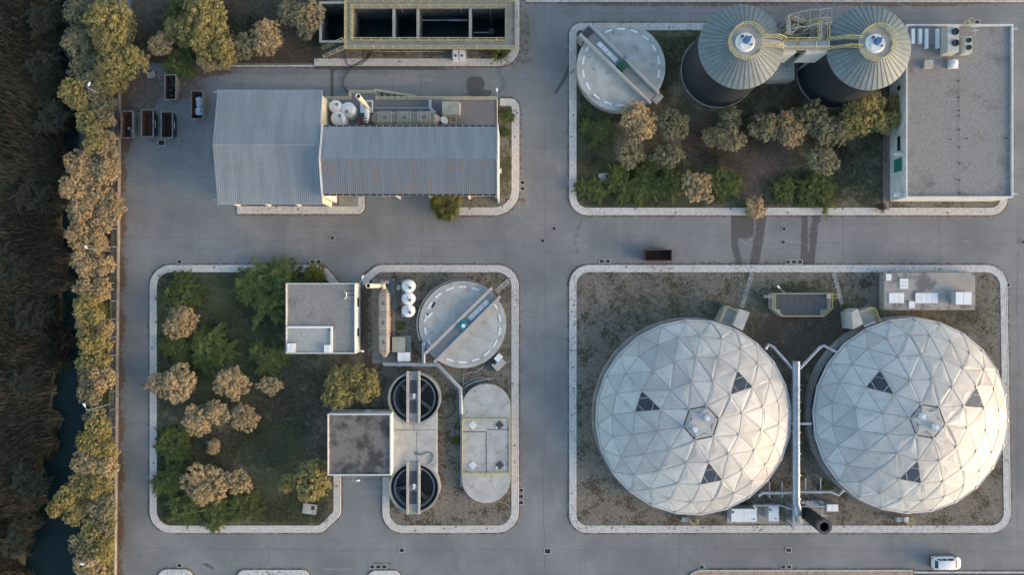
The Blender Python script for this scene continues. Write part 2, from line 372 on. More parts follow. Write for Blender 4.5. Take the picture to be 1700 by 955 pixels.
def pavement(pts, closed, side, width=1.0, tiles=PAVE, rows=3, tl=.33, name='pavement'):
    P = Path(rounded(pts, closed), closed); k = int(P.len/.25)+1
    ALLKERB.extend([P.at(P.len*i/k)[0] for i in range(k+1)])
    def pt(t, o): p, n = P.at(t); return p + n*side*o
    secs = []
    for i in range(k+1):
        t = P.len*i/k; a = pt(t, .02); b = pt(t, width)
        secs.append([(a.x,a.y,-.04),(b.x,b.y,-.04),(b.x,b.y,.112),(a.x,a.y,.112)])
    mb = MB(); mb.loft(secs); base = struct(name, mb, JOINT)
    kb = MB(); n = max(1, int(P.len/.98))
    for i in range(n):
        t0 = P.len*i/n+.008; t1 = P.len*(i+1)/n-.008; dz = rng.uniform(-.006, .006); sc = []
        for j in range(4):
            t = t0+(t1-t0)*j/3; a = pt(t, 0); b = pt(t, .03); c = pt(t, .15)
            sc.append([(a.x,a.y,-.04),(c.x,c.y,-.04),(c.x,c.y,.136+dz),(b.x,b.y,.136+dz),(a.x,a.y,.10+dz)])
        kb.loft(sc)
    o = kb.build('kerb', KERB, base); o['kind'] = 'stuff'
    vs = []; fs = []; vv = []; n = int(P.len/tl); w = (width-.16)/rows
    for i in range(n):
        t0 = P.len*i/n+.009; t1 = P.len*(i+1)/n-.009
        for r in range(rows):
            o0 = .16+w*r+.006; o1 = .16+w*(r+1)-.010
            if rng.random() < .012: continue
            z = .122+rng.uniform(-.004,.005); tx = rng.uniform(-.004,.004)
            q = [pt(t0,o0), pt(t1,o0), pt(t1,o1), pt(t0,o1)]; b = len(vs)
            vs += [(p.x,p.y,.10) for p in q] + [(p.x,p.y,z+(tx if j < 2 else -tx)) for j, p in enumerate(q)]
            fs += [(b+4,b+5,b+6,b+7),(b,b+1,b+5,b+4),(b+1,b+2,b+6,b+5),(b+2,b+3,b+7,b+6),(b+3,b,b+4,b+7)]
            vv += [min(1, max(0, rng.gauss(.35,.3)))]*8
    me = bpy.data.meshes.new('paving_tiles'); me.from_pydata(vs, [], fs)
    bm = bmesh.new(); bm.from_mesh(me); bmesh.ops.recalc_face_normals(bm, faces=bm.faces); bm.to_mesh(me); bm.free()
    at = me.attributes.new('v', 'FLOAT', 'POINT'); at.data.foreach_set('value', vv); me.materials.append(tiles)
    put('paving_tiles', me, base, kind='stuff'); return P
# island outlines, in photograph pixels (third number: corner radius)
IS_C = [(945,38,40),(1672,38,2),(1672,357,34),(945,357,30)]
IS_F = [(945,440,33),(1671,440,36),(1678,885,34),(945,885,30)]
IS_DE = [(249,440,36),(537,440,14),(563,470,6),(602,472,2),(600,462,3),(626,440,22),(861,440,36),(861,885,36),(635,885,34),(635,790,2),(566,790,2),(566,855,16),(535,885,16),(249,885,36)]
IS_A1 = [(392,355,2),(605,355,12),(605,300),(392,300)]
IS_A2 = [(762,357,2),(862,357,42),(862,163,36),(700,163),(700,300),(717,322),(717,357,2)]
IS_B = [(215,-120),(215,112),(345,109),(862,109,34),(862,-120)]
pavement([(984,38),(945,38,40),(945,357,30),(1672,357,34),(1672,300)], False, 1, 1.0, PAVE)
pavement([(985,38),(1240,38)], False, -1, 1.0, PAVED)
pavement(IS_F, True, -1, 1.0, PAVED)
pavement([(566,790),(566,855,16),(535,885,16),(249,885,36),(249,440,36),(537,440,14),(563,470)], False, -1, 1.0, PAVE)
pavement([(602,474),(600,462,3),(626,440,22),(861,440,36),(861,885,36),(635,885,34),(635,792)], False, -1, 1.0, PAVE)
pavement([(394,355),(605,355,12),(605,326)], False, 1, 1.05, PAVE)
pavement([(762,357),(862,357,42),(862,163,36),(830,163)], False, 1, 1.05, PAVE)
pavement([(522,109),(862,109,34),(862,-60)], False, 1, 1.0, PAVE)
for a in ([(258,1000),(263,946,16),(319,946,16),(326,1000)], [(386,1000),(396,947,12),(512,947,12),(522,1000)], [(606,1000),(612,948,14),(664,948,14),(672,1000)]):
    pavement(a, False, -1, 1.3, PAVED, 4)
pavement([(1128,1000),(1146,947,24),(1515,947)], False, -1, 1.2, PAVER, 3)
# narrow kerb without paving along the planted bed and along the top road
def plain_kerb(pts, w=.2):
    P = Path(rounded(pts, False), False); k = int(P.len/.98); mb = MB()
    ALLKERB.extend([P.at(P.len*i/(4*k))[0] for i in range(4*k+1)])
    for i in range(k):
        a, n0 = P.at(P.len*i/k+.01); b, n1 = P.at(P.len*(i+1)/k-.01)
        mb.prism([a+n0*w/2, a-n0*w/2, b-n1*w/2, b+n1*w/2], -.04, .13+rng.uniform(-.006,.006))
    return struct('kerb', mb, KERB)
plain_kerb([(345,109),(520,109)]); plain_kerb([(872,1.5),(1760,1.5)]); plain_kerb([(1516,951),(1760,951)])

# ---- asphalt
K = np.array([[p.x, p.y] for p in ALLKERB])
xs = np.arange(-55.2, 86, .34); ys = np.arange(-52, 52, .34)
near = np.zeros((len(ys), len(xs)))
for x, y in K:
    i = int((x-xs[0])/.34); j = int((y-ys[0])/.34)
    if 3 < i < len(xs)-5 and 3 < j < len(ys)-5:
        sub = (slice(j-3, j+5), slice(i-3, i+5)); d = np.hypot(xs[sub[1]][None,:]-x, ys[sub[0]][:,None]-y)
        near[sub] = np.maximum(near[sub], np.clip(1-d/.75, 0, 1))
def seg(X, Y, pts, w, v=1.0):
    out = np.zeros(X.shape)
    for (a, b) in zip(pts, pts[1:]):
        A = W(*a); B = W(*b); d = B-A; L2 = d.x**2+d.y**2
        t = np.clip(((X-A.x)*d.x+(Y-A.y)*d.y)/L2, 0, 1); dist = np.hypot(X-A.x-t*d.x, Y-A.y-t*d.y)
        out = np.maximum(out, v*np.clip(1.5-dist/(w/S), 0, 1))
    return out
def road_mask(X, Y):
    r = near*.74; wx = (X+54.6)
    wall_x = -54.7-(40-Y)*.008
    r = np.maximum(r, np.clip(1.35-(X-wall_x)/1.9, 0, 1.1)*(.8+.2*np.sin(Y*.9)))
    for a in [(235,150,40,45,.62),(300,140,45,30,.55),(330,118,60,10,.7),(205,200,20,60,.8),(285,235,50,20,.4),(870,60,14,60,.5),(868,335,8,10,.5),(1130,3,250,9,.6),(1500,3,200,9,.6),(1250,436,200,5,.5),(1210,350,240,5,.3),(860,100,30,14,.5)]:
        r = np.maximum(r, blob(X, Y, *a))
    g = blob(X, Y, 789, 139, 15, 13, 1, 3); g = np.maximum(g, blob(X, Y, 797, 154, 20, 7, .9, 3))
    for a in [(1237,376,14,20,1.0,4),(640,113,130,4,.8),(570,112,70,4,.6),(930,955,500,3,.2),(275,160,9,40,.45)]: g = np.maximum(g, blob(X, Y, *a))
    for p, w, v in [([(1219,358),(1220,410),(1228,438)],7,.75),([(1265,358),(1261,390),(1252,438)],10,.7),([(1235,360),(1240,395)],9,.5),([(1258,360),(1240,430)],6,.42),
                    ([(1336,358),(1334,438)],7,.72),([(1354,358),(1350,400),(1346,438)],8,.7),([(1345,360),(1342,438)],4,.45),([(1363,358),(1366,376)],3,.55),
                    ([(966,362),(955,395),(958,420),(975,436)],4,.50),([(944,112),(936,132),(922,154)],3,.85),([(958,362),(947,400),(952,430)],3,.42),
                    ([(551,112),(551,160)],3.4,1.0),([(775,134),(777,158)],3,.5),([(340,938),(352,944)],4,.7),([(420,946),(500,946)],3,.5),([(615,938),(650,936)],5,.5)]:
        g = np.maximum(g, seg(X, Y, p, w, v))
    b = blob(X, Y, 570, 132, 180, 14, .6) + blob(X, Y, 395, 128, 40, 8, .6) + blob(X, Y, 560, 946, 30, 3, .7)
    for p, w, v in [([(1000,405),(1660,400)],7,.45),([(1000,390),(1660,385)],5,.4),([(905,60),(905,900)],6,.42),([(880,60),(880,900)],5,.36),([(250,905),(1650,905)],6,.4),([(250,925),(1650,922)],5,.36),([(225,450),(225,880)],7,.4),
                    ([(870,380),(920,390),(1000,400)],6,.35),([(300,380),(860,385)],6,.42),([(300,405),(860,408)],5,.4)]:
        b = np.maximum(b, seg(X, Y, p, w, v))
    return r, g, b
HOLES = []
for _q in ((532.5,3.5,574,68),(585.5,11.5,839.5,65.5)):
    _a = W(_q[0],_q[3],2.2); _b = W(_q[2],_q[1],2.2); HOLES.append((_a.x,_a.y,_b.x,_b.y))
def nohole(X, Y, e=.22):
    k = np.ones(X.shape, bool)
    for a in HOLES: k &= ~((X > a[0]-e) & (X < a[2]+e) & (Y > a[1]-e) & (Y < a[3]+e))
    return k
grid_mesh('road', xs, ys, lambda X, Y: .012*np.sin(X*.31+Y*.17)-.012, ROAD, road_mask, nohole)

# ---- construction joints and cracks sealed in the asphalt
SEAL = mat('crack_sealant', (.115,.117,.12), (.15,.152,.155), 2)
jm = MB()
for a, b, wdt in (((880,462),(1,0),0),):
    pass
for (x0,y0,x1,y1,amp) in ((905,0,905,955,.6),(862,245,945,245,.4),(862,560,945,562,.5),(862,710,945,712,.3),(205,300,250,302,.3),(215,560,249,561,.3),(200,700,249,703,.4),(1087,357,1086,440,.5),(1400,357,1401,440,.3),(1560,357,1561,440,.3),(470,358,471,440,.4),(700,358,699,440,.4),(330,357,331,440,.3),
     (200,912,1700,916,.8),(945,402,1690,405,.9),(230,396,860,400,.9),(445,885,446,946,.3),(760,885,759,948,.3),(1128,885,1127,948,.3),(1480,885,1481,948,.4),(565,795,638,797,.4),(400,112,401,150,.3),(700,112,701,160,.3),(865,22,1760,20,.5),(250,357,600,360,.5),(1690,380,1690,900,.6)):
    A = W(x0,y0); B = W(x1,y1); n = max(3, int((B-A).length/.7)); d = (B-A).normalized(); nn = Vector((-d.y,d.x,0)); off = 0; pts = []
    for i in range(n+1):
        off = off*.9+rng.gauss(0,.06*amp); pts.append(A.lerp(B,i/n)+nn*off)
    for p, q in zip(pts, pts[1:]):
        if rng.random() < .12: continue
        w = rng.uniform(.012,.035); jm.add([p+nn*w, p-nn*w, q-nn*w, q+nn*w], [(0,1,2,3)])
jm.v = [(v[0], v[1], .005+.012*math.sin(v[0]*.31+v[1]*.17)-.008) for v in jm.v]
struct('asphalt_joints', jm, SEAL)
# ---- ground with the canal, out to the horizon
CAN = np.array([(-250,95,20),(0,98,22),(200,108,30),(300,112,34),(500,116,42),(600,114,54),(700,110,70),(800,98,82),(900,84,98),(1150,75,104)], float)
def canal(Y):
    py = 477.5-Y*S; return (np.interp(py, CAN[:,0], CAN[:,1])-850)/S, np.interp(py, CAN[:,0], CAN[:,2])/S/2
def ground_z(X, Y):
    c, h = canal(Y); d = np.abs(X-c)-h; base = np.where(X > -56.5, -.06, -.02)
    return base - 1.7*np.clip(.5-d/2.4, 0, 1) + np.where(X < -57, .12*np.sin(X*1.7)*np.sin(Y*1.3), 0)*(d > 0)
gx = np.concatenate([[-2500,-600,-150,-100], np.arange(-86, -55.6, .4), [-55.2,-20,20,90,150,600,2500]])
gy = np.concatenate([[-2500,-600,-150,-80], np.arange(-56, 56, .5), [80,150,600,2500]])
gx = np.sort(np.concatenate([gx]+[[a[0],a[2]] for a in HOLES])); gy = np.sort(np.concatenate([gy]+[[a[1],a[3]] for a in HOLES]))
grid_mesh('ground', gx, gy, ground_z, SOIL, lambda X, Y: (X*0, np.where(X < -60, .55, .3), np.where(X < -60, .0, .55)), lambda X, Y: nohole(X, Y, 0))
wv = MB(); yy = np.arange(-54, 55, 2.0); secs = []
for a, b in zip(yy, yy[1:]):
    c0, h0 = canal(a); c1, h1 = canal(b); n = len(wv.v)
    wv.add([(c0-h0-1.1,a,-.95),(c0+h0+1.1,a,-.95),(c1+h1+1.1,b,-.95),(c1-h1-1.1,b,-.95)], [(0,1,2,3)])
struct('canal_water', wv, WATER)

# ---- planted and gravelled ground inside the kerbs
def island(name, pts, mask, z=.085, cell=.3):
    poly = [(p.x, p.y) for p in rounded(pts, True)]
    x0 = min(p[0] for p in poly); x1 = max(p[0] for p in poly); y0 = min(p[1] for p in poly); y1 = max(p[1] for p in poly)
    cx, cy = (x0+x1)/2, (y0+y1)/2
    def ins(X, Y):
        e = .42; return nohole(X, Y) & inpoly(X+e, Y, poly) & inpoly(X-e, Y, poly) & inpoly(X, Y+e, poly) & inpoly(X, Y-e, poly)
    return grid_mesh(name, np.arange(x0, x1+cell, cell), np.arange(y0, y1+cell, cell), lambda X, Y: z+.02*np.sin(X*1.3)*np.sin(Y*1.1), SOIL, mask, ins)
def mC(X, Y):
    g = X*0+.25
    for a in [(985,250,40,110,.75),(1090,310,150,45,.75),(1310,310,60,40,.6),(1420,300,60,40,.5),(1130,80,50,70,.5)]: g = np.maximum(g, blob(X, Y, *a))
    b = blob(X, Y, 1230, 260, 90, 75, .75)+blob(X, Y, 1150, 200, 40, 60, .5)+blob(X, Y, 1400, 290, 50, 40, .3); r = blob(X, Y, 1555, 338, 110, 9, .8)+blob(X, Y, 1120, 60, 40, 20, .35)+blob(X, Y, 1255, 285, 50, 30, .32)
    return r, g*(b < .6), b
def mDE(X, Y):
    px = X*S+850; py = 477.5-Y*S
    r = np.clip((px-596)/30, 0, 1)*.95*np.where((px < 640) & (py > 590), .55, 1)
    r = r - blob(X, Y, 690, 470, 70, 16, .35) - blob(X, Y, 640, 560, 12, 60, .5) - blob(X, Y, 740, 690, 14, 80, .3) - blob(X, Y, 835, 470, 20, 40, .4)
    g = np.clip((560-px)/60, 0, 1)*.40
    for a in [(450,740,60,40,.62),(360,560,110,120,.66),(300,800,60,80,.75),(490,830,70,50,.72),(530,640,30,30,-.2)]: g = g + blob(X, Y, *a)*.5
    b = .12+blob(X, Y, 400, 500, 70, 60, .4)+blob(X, Y, 470, 690, 110, 110, .42)+blob(X, Y, 330, 680, 40, 30, .55)+blob(X, Y, 620, 540, 26, 90, .65)
    return r, g, b
def mF(X, Y):
    px = X*S+850; py = 477.5-Y*S
    r = X*0+.70+np.clip((1010-px)/60, 0, .45)+np.clip((py-780)/60, 0, .4)-blob(X, Y, 1110, 515, 110, 40, .16)-blob(X, Y, 1330, 540, 110, 70, .34)-blob(X, Y, 1325, 680, 30, 110, .4)-blob(X, Y, 1560, 525, 80, 20, .25)
    g = X*0+.26+blob(X, Y, 1090, 500, 130, 30, .16)+blob(X, Y, 1310, 470, 60, 14, .5)+blob(X, Y, 1020, 600, 30, 60, .25)+blob(X, Y, 1600, 560, 60, 60, .2)
    b = .3+blob(X, Y, 1330, 560, 90, 50, .4)+blob(X, Y, 1640, 560, 20, 100, .3)
    return r, g, b
island('planted_island_ground', IS_C, mC); island('process_island_ground', IS_DE, mDE); island('dome_island_ground', IS_F, mF)
island('gravel_strip_ground', IS_A2, lambda X, Y: (.75-blob(X, Y, 838, 285, 10, 40, .45), X*0+.5, X*0+.2), .09)
def mB(X, Y):
    px = X*S+850; return np.clip((px-530)/30, 0, .62), X*0+.35, X*0+.62
island('planting_bed_ground', IS_B, mB, .09)
grid_mesh('verge_ground', np.arange(1.5, 80, .4), np.arange(39.8, 52, .4), .09, SOIL, lambda X, Y: (X*0+.2, X*0+.45, X*0+.5))
for nm, p in (('kerbed_apron_ground', [(386,1010),(396,955),(512,955),(522,1010)]), ('kerbed_apron_ground', [(1135,1010),(1150,957),(1515,957),(1515,1010)])):
    mb = MB(); mb.prism([W(*q).xy for q in p], -.04, .10); struct(nm, mb, CONC)
mb = MB(); mb.pb(1516,953,1760,1010,-.02,.006); struct('dark_asphalt_apron', mb, mat('fresh_asphalt', (.045,.05,.06), (.06,.064,.072), 2))

# ---- little blades of grass and leaf litter, thousands of them in one object each
def scatter_blades(name, pts_fn, n, mat_, lo, hi, w, tilt=.9, z=.1, parent=None, wavy=False):
    P = pts_fn(n); n = len(P); h = nr.uniform(lo, hi, n); az = nr.uniform(0, 2*math.pi, n); ti = nr.uniform(.15, tilt, n)
    if wavy: az = nr.normal(0, .9, n)+np.sin(P[:,0]*.35)*1.2+np.sin(P[:,1]*.22)*1.6+2.2
    d = np.stack([np.sin(ti)*np.cos(az), np.sin(ti)*np.sin(az), np.cos(ti)], -1)*h[:,None]
    s = np.stack([-np.sin(az), np.cos(az), az*0], -1)*(w*nr.uniform(.6,1.4,n))[:,None]
    b = P.copy()
    v = np.stack([b-s, b+s, b+d*.6+s*.7, b+d+np.array([0,0,-.25])*h[:,None]*ti[:,None]*.6, b+d*.6-s*.7], 1).reshape(-1, 3)
    q = np.arange(n*5).reshape(n, 5)
    me = bpy.data.meshes.new(name); me.vertices.add(len(v)); me.vertices.foreach_set('co', v.ravel())
    me.loops.add(q.size); me.loops.foreach_set('vertex_index', q.ravel().astype(np.int32)); me.polygons.add(n)
    me.polygons.foreach_set('loop_start', np.arange(0, n*5, 5, dtype=np.int32)); me.update(calc_edges=True)
    a = me.attributes.new('v', 'FLOAT', 'POINT'); a.data.foreach_set('value', np.repeat(nr.beta(1.5, 2.5, n), 5).astype(np.float32))
    me.materials.append(mat_); o = put(name, me, parent); o['kind'] = 'stuff'; return o
def in_px(x0, y0, x1, y1, z=.1, keep=None):
    def f(n):
        X = nr.uniform(x0, x1, n); Y = nr.uniform(y0, y1, n)
        if keep is not None: k = keep(X, Y); X = X[k]; Y = Y[k]
        return np.stack([(X-850)/S, -(Y-477.5)/S, X*0+z], -1)
    return f
def patchy(X, Y): return (np.sin(X*.07+1)*np.sin(Y*.06)+np.sin(X*.021+Y*.034)+nr.uniform(-1, 1, X.shape)) > 0
scatter_blades('grass', in_px(264,454,545,868, keep=patchy), 60000, GRASSM, .10, .34, .026)
scatter_blades('grass', in_px(960,60,1472,342, keep=patchy), 60000, GRASSM, .10, .32, .026)
scatter_blades('grass', in_px(970,458,1640,590, keep=lambda X, Y: patchy(X, Y) & (np.hypot(X-1148,Y-690) > 172) & (np.hypot(X-1510,Y-690) > 172)), 26000, GRASSM, .05, .2, .02)
scatter_blades('grass', in_px(225,-30,530,104, keep=patchy), 14000, GRASSM, .08, .3, .022)
def kerb_pts(n):
    i = nr.integers(0, len(ALLKERB), n); P = np.array([[ALLKERB[k].x, ALLKERB[k].y] for k in i])
    keep = (np.sin(P[:,0]*.9+1)*np.sin(P[:,1]*.8)+np.sin(P[:,0]*.23+P[:,1]*.31)+nr.uniform(-.9, .9, n)) > .75
    P = P[keep]; P += nr.normal(size=P.shape)*.10; return np.concatenate([P, np.full((len(P),1), .02)], 1)
scatter_blades('kerb_weeds', kerb_pts, 26000, GRASSM, .05, .2, .02)
def litter_pts(n):
    Y = nr.uniform(-42, 32, n); X = (194.5-((477.5-Y*S)-150)*.0095-850)/S+.2+nr.gamma(1.2, .55, n); k = (np.sin(Y*.7)+np.sin(Y*.21+2)+nr.uniform(-1,1,n)) > -.3
    return np.stack([X[k], Y[k], np.full(k.sum(), .01)], -1)
scatter_blades('leaf_litter', litter_pts, 16000, leafmat('dry_leaves', ((.05,.03,.018), (.22,.12,.06), (.12,.07,.04)), trans=0), .03, .09, .03, 1.5)
def reed_pts(n):
    Y = nr.uniform(-50, 50, n); c, h = canal(Y); X = c-h+1.25-nr.gamma(1.7, 3.6, n)
    wob = .9*np.sin(Y*.55)+.7*np.sin(Y*1.7+1); X = X+wob
    return np.stack([X, Y, np.full(n, -.5)], -1)
scatter_blades('reeds', reed_pts, 120000, REED, .8, 2.4, .026, 1.25, wavy=True)
# ================================================================ VEGETATION
def quads_mesh(name, ctr, nrm, size, mat_, v, asp=.6, tan=None):
    n = len(ctr); nrm = nrm/np.linalg.norm(nrm, axis=1)[:,None]
    r = nr.normal(size=(n,3)); t = np.cross(nrm, r) if tan is None else tan.copy(); t /= np.linalg.norm(t, axis=1)[:,None]; b = np.cross(nrm, t)
    t = t*size[:,None]; b = b*(size*asp)[:,None]
    vv = np.stack([ctr-t, ctr-b*1.0+t*.1, ctr+t, ctr+b*1.0-t*.1], 1).reshape(-1,3)
    q = np.arange(n*4)
    me = bpy.data.meshes.new(name); me.vertices.add(n*4); me.vertices.foreach_set('co', vv.ravel())
    me.loops.add(n*4); me.loops.foreach_set('vertex_index', q.astype(np.int32)); me.polygons.add(n)
    me.polygons.foreach_set('loop_start', np.arange(0, n*4, 4, dtype=np.int32)); me.update(calc_edges=True)
    a = me.attributes.new('v', 'FLOAT', 'POINT'); a.data.foreach_set('value', np.repeat(np.clip(v,0,1), 4).astype(np.float32))
    me.materials.append(mat_); return me
def clumpy_crown(mat_, lobes, n_leaf, size, flat=.85, name='crown'):
    # crown of radius 1 built of rounded leaf clumps, each clump carrying smaller tufts
    cs, ns, ss, vs = [], [], [], []
    L_ = []
    tries = 0
    ctrs = [(rng.uniform(.15,.5), rng.uniform(0,6.28)) for _ in range(4)]
    while len(L_) < lobes and tries < 900:
        tries += 1
        a = rng.uniform(0, 2*math.pi); rr = math.sqrt(rng.uniform(0, .62)); r = rng.uniform(.26, .44)*(1.15-.3*rr)
        q_ = rng.choice(ctrs); rr *= .62; r *= .92; p = np.array([q_[0]*math.cos(q_[1])+rr*math.cos(a), q_[0]*math.sin(q_[1])+rr*math.sin(a), 0]); rr = min(.98, math.hypot(p[0], p[1])); p[2] = flat*(.55*math.sqrt(1-rr*rr))+rng.uniform(-.25,.15)
        if math.hypot(p[0], p[1])+r > 1.08: continue
        if all(np.linalg.norm(p-q[0]) > .62*(r+q[1])*.9 for q in L_): L_.append((p, r))
    for p, r in L_:
        base = rng.uniform(.2, .8); nt = int(38*(r/.3)**2)
        d = nr.normal(size=(nt,3)); d[:,2] = np.abs(d[:,2])*.9-.15; d /= np.linalg.norm(d, axis=1)[:,None]
        tc = p + d*r*nr.uniform(.55,1.25,(nt,1)); k = max(6, int(n_leaf/lobes/nt))
        for c, dd in zip(tc, d):
            tr = r*rng.uniform(.14,.34); e = nr.normal(size=(k,3)); e /= np.linalg.norm(e, axis=1)[:,None]
            cs.append(c+e*tr*nr.uniform(.5,1.1,(k,1))); ns.append(e*.6+dd*.5+nr.normal(size=(k,3))*.55)
            ss.append(nr.uniform(.6,1.3,k)*size); vs.append(base*.35+rng.choice((-.1,.0,.3))+nr.beta(.8,.9,k)*.55)
    # thin inner foliage, so the crown is not hollow
    m = n_leaf//6; q = nr.normal(size=(m,3)); q /= np.linalg.norm(q,axis=1)[:,None]; q *= nr.uniform(.2,.75,(m,1)); q[:,2] = q[:,2]*.5
    cs.append(q); ns.append(nr.normal(size=(m,3))); ss.append(nr.uniform(.8,1.4,m)*size); vs.append(nr.uniform(0,.4,m))
    return quads_mesh(name, np.concatenate(cs), np.concatenate(ns), np.concatenate(ss), mat_, np.concatenate(vs))
def feathery_crown(mat_, nb, nl, size, name='crown'):
    cs, ns, ss, vs, ts = [], [], [], [], []
    ecc = [(rng.uniform(-.5,.5), rng.uniform(-.5,.5)) for _ in range(9)]
    for i in range(nb):
        a = rng.uniform(0, 2*math.pi); el = rng.uniform(.05, 1.35); ln = rng.uniform(.35,.8)*(1-.25*abs(el-.5)); ox, oy = rng.choice(ecc)
        t = nr.uniform(.25, 1, nl)**.8; dx = math.cos(a)*math.cos(el); dy = math.sin(a)*math.cos(el); dz = math.sin(el)
        ben = .45*t**2; p = np.stack([ox+dx*t*ln, oy+dy*t*ln, dz*t*ln*.8-ben*.8+.15], -1)
        side = np.array([-math.sin(a), math.cos(a), 0]); sg = nr.choice([-1,1], nl); w = .11*(1.25-t)
        p = p + side*(sg*nr.uniform(0,1,nl)*w)[:,None] + nr.normal(size=(nl,3))*.015
        ts.append(np.array([dx,dy,dz*.4])+side*(sg*.9)[:,None]+nr.normal(size=(nl,3))*.25); cs.append(p); ns.append(np.array([0,0,1.0])+nr.normal(size=(nl,3))*.6); ss.append(nr.uniform(.6,1.4,nl)*size)
        vs.append(rng.choice((.0,.15,.55))+nr.uniform(0,.45,nl))
    return quads_mesh(name, np.concatenate(cs), np.concatenate(ns), np.concatenate(ss), mat_, np.concatenate(vs), .22, np.concatenate(ts))
def trunk_mesh(hh, r, seed):
    q = random.Random(seed); mb = MB()
    for k in range(q.choice((1,2,3))):
        a = q.uniform(0,6.28); pts = [(0,0,0)]; x = y = 0
        for j in range(1,5): x += math.cos(a)*.07*hh; y += math.sin(a)*.07*hh; a += q.uniform(-.5,.5); pts.append((x,y,hh*j/4))
        mb.tube(pts, r, 6, radii=[r,r*.8,r*.62,r*.5,r*.35])
        for b in range(4):
            p = Vector(pts[1+b%3]); c = q.uniform(0,6.28); e = p+Vector((math.cos(c)*.22*hh, math.sin(c)*.22*hh, .2*hh))
            mb.tube([p, p.lerp(e,.5)+Vector((0,0,.05*hh)), e], r*.3, 5, radii=[r*.42,r*.3,r*.12])
    return mb.mesh('trunk', BARK, smooth=True)
OL = [clumpy_crown(LOLIVE, l, 26000, .027) for l in (9,11,13,10,15)]
SG = []
for _m in OL:
    _c = _m.copy(); _c.materials[0] = LSAGE; _c.name = 'crown'; SG.append(_c)
GO = [clumpy_crown(LGOLD, l, 26000, .027) for l in (11,14,10)]

GR = [feathery_crown(LGREEN, n, 110, .036) for n in (300,320,280,340)]
DK = [feathery_crown(LDARK, n, 60, .04) for n in (150,180)]
LM = [clumpy_crown(LLIME, 8, 4500, .05)]
TR = [trunk_mesh(1.0, .07, s) for s in (1,2,3,4,5)]
used_t = {}
def tree(kind, px, py, r, label, h=None, cat=None, group=None, name=None, asp=1.0, rot=None):
    protos = {'olive': OL, 'sage': SG, 'gold': GO, 'green': GR, 'dark': DK, 'lime': LM}[kind]
    rw = r*(1.12 if kind == 'green' else 1.13)/S; h = h or min(5.2, max(1.2, rw*1.25+.8)); zc = h*.72; k = 1-zc/H; rw *= k
    p = W(px, py, zc); i = rng.randrange(len(protos)); shrub = kind in ('green','lime','dark') or h < 2
    t = T(name or {'olive':'olive_tree','sage':'olive_tree','gold':'gold_leaved_tree','green':'green_shrub','dark':'dark_shrub','lime':'lime_shrub'}[kind], label, cat or ('shrub' if shrub else 'tree'), (p.x, p.y, 0), group)
    rz = rng.uniform(0, 6.28) if rot is None else rot
    zs = h-zc*.72 if kind != 'green' else h*.8
    c = put('crown', protos[i], t, (0,0,zc*.66 if kind != 'green' else h*.22), rz, (rw*asp*rng.uniform(.9,1.06), rw/asp*rng.uniform(.86,1.04), max(.6*rw, zs*.62)))
    put('trunk', TR[rng.randrange(5)], t, (0,0,-.05), rz, (rw, rw, zc*.72)); return t
# --- upper right island
oliv = [(1056,200,31,'silvery tree whose crown touches the lower edge of the covered clarifier with the green motor'),
 (1116,204,27,'silvery tree right of the one touching the covered clarifier, standing alone at the soil edge'),
 (1047,254,26,'bushy silvery tree standing below the one that touches the covered clarifier'),
 (1109,259,26,'lopsided silvery tree above the long green hedge, right of its round neighbour'),
 (1161,309,30,'tall warm-tinted silvery tree by the kerb between the hedge and the grass patch'),
 (1188,222,17,'smallest leftward clump of the silvery group below the left silo'),
 (1213,196,22,'upper silvery crown of the group below the left silo'),
 (1213,226,25,'elongated silvery crown lowest in the group below the left silo'),
 (1270,205,28,'silvery tree standing between the two silos on the soil'),
 (1318,212,26,'silvery tree at the left end of the long tree row below the right silo'),
 (1352,192,29,'silvery tree of the long row reaching highest against the right silo'),
 (1378,220,26,'silvery tree in the middle of the long row, lowest of that row'),
 (1436,192,37,'largest golden-lit tree of the row below the right silo'),
 (1470,196,24,'golden-lit tree squeezed between the largest one and the flat roof'),
 (1496,170,21,'golden-lit tree whose crown overlaps the corner of the big flat roof'),
 (1367,266,23,'small silvery tree alone below the row, above the feathery shrub')]
for x, y, r, l in oliv: r *= 1.12 if x > 1180 else 1.0; tree(('sage' if rng.random() < .6 else 'olive') if x < 1420 else rng.choice(('olive','gold')), x, y, r, l, h=3.2 if r < 25 else 4.2, group='silver-leaved trees on the silo island')
for x, y, r, l, a in [(990,210,27,'bright green round shrub tucked under the covered clarifier by the kerb',1),(984,264,18,'small dark green shrub midway down the left kerb of the silo island',1),
 (982,312,24,'green shrub in the lower left corner of the silo island beside the concrete slab',1),(1030,302,30,'green shrub right of the concrete slab, left end of the low hedge',1),
 (1072,300,34,'green shrub in the middle of the low hedge along the kerb',1),(1112,306,27,'green shrub at the right end of the low hedge, below the lopsided silvery tree',1),
 (1204,300,32,'loose green shrub right of the warm-tinted tree by the kerb',1),(1303,312,24,'low faint green shrub midway along the bare soil by the kerb',1),
 (1362,318,35,'large feathery green shrub overhanging the kerb opposite the twin wet streaks',1),(1395,252,26,'dark green undergrowth right of the small lone silvery tree',1),(1195,262,17,'dark little shrub below the silvery group on bare soil',1)]:
    tree('green' if 'dark' not in l else 'dark', x, y, r, l, h=1.9)
tree('olive', 1254, 346, 18, 'dry brownish bush spilling over the kerb above the wide wet streaks', h=1.2, name='dry_bush', cat='bush')
tree('dark', 1463, 344, 11, 'small dark bush on the kerb at the corner of the flat-roofed building', h=1.0, name='dark_bush', cat='bush')
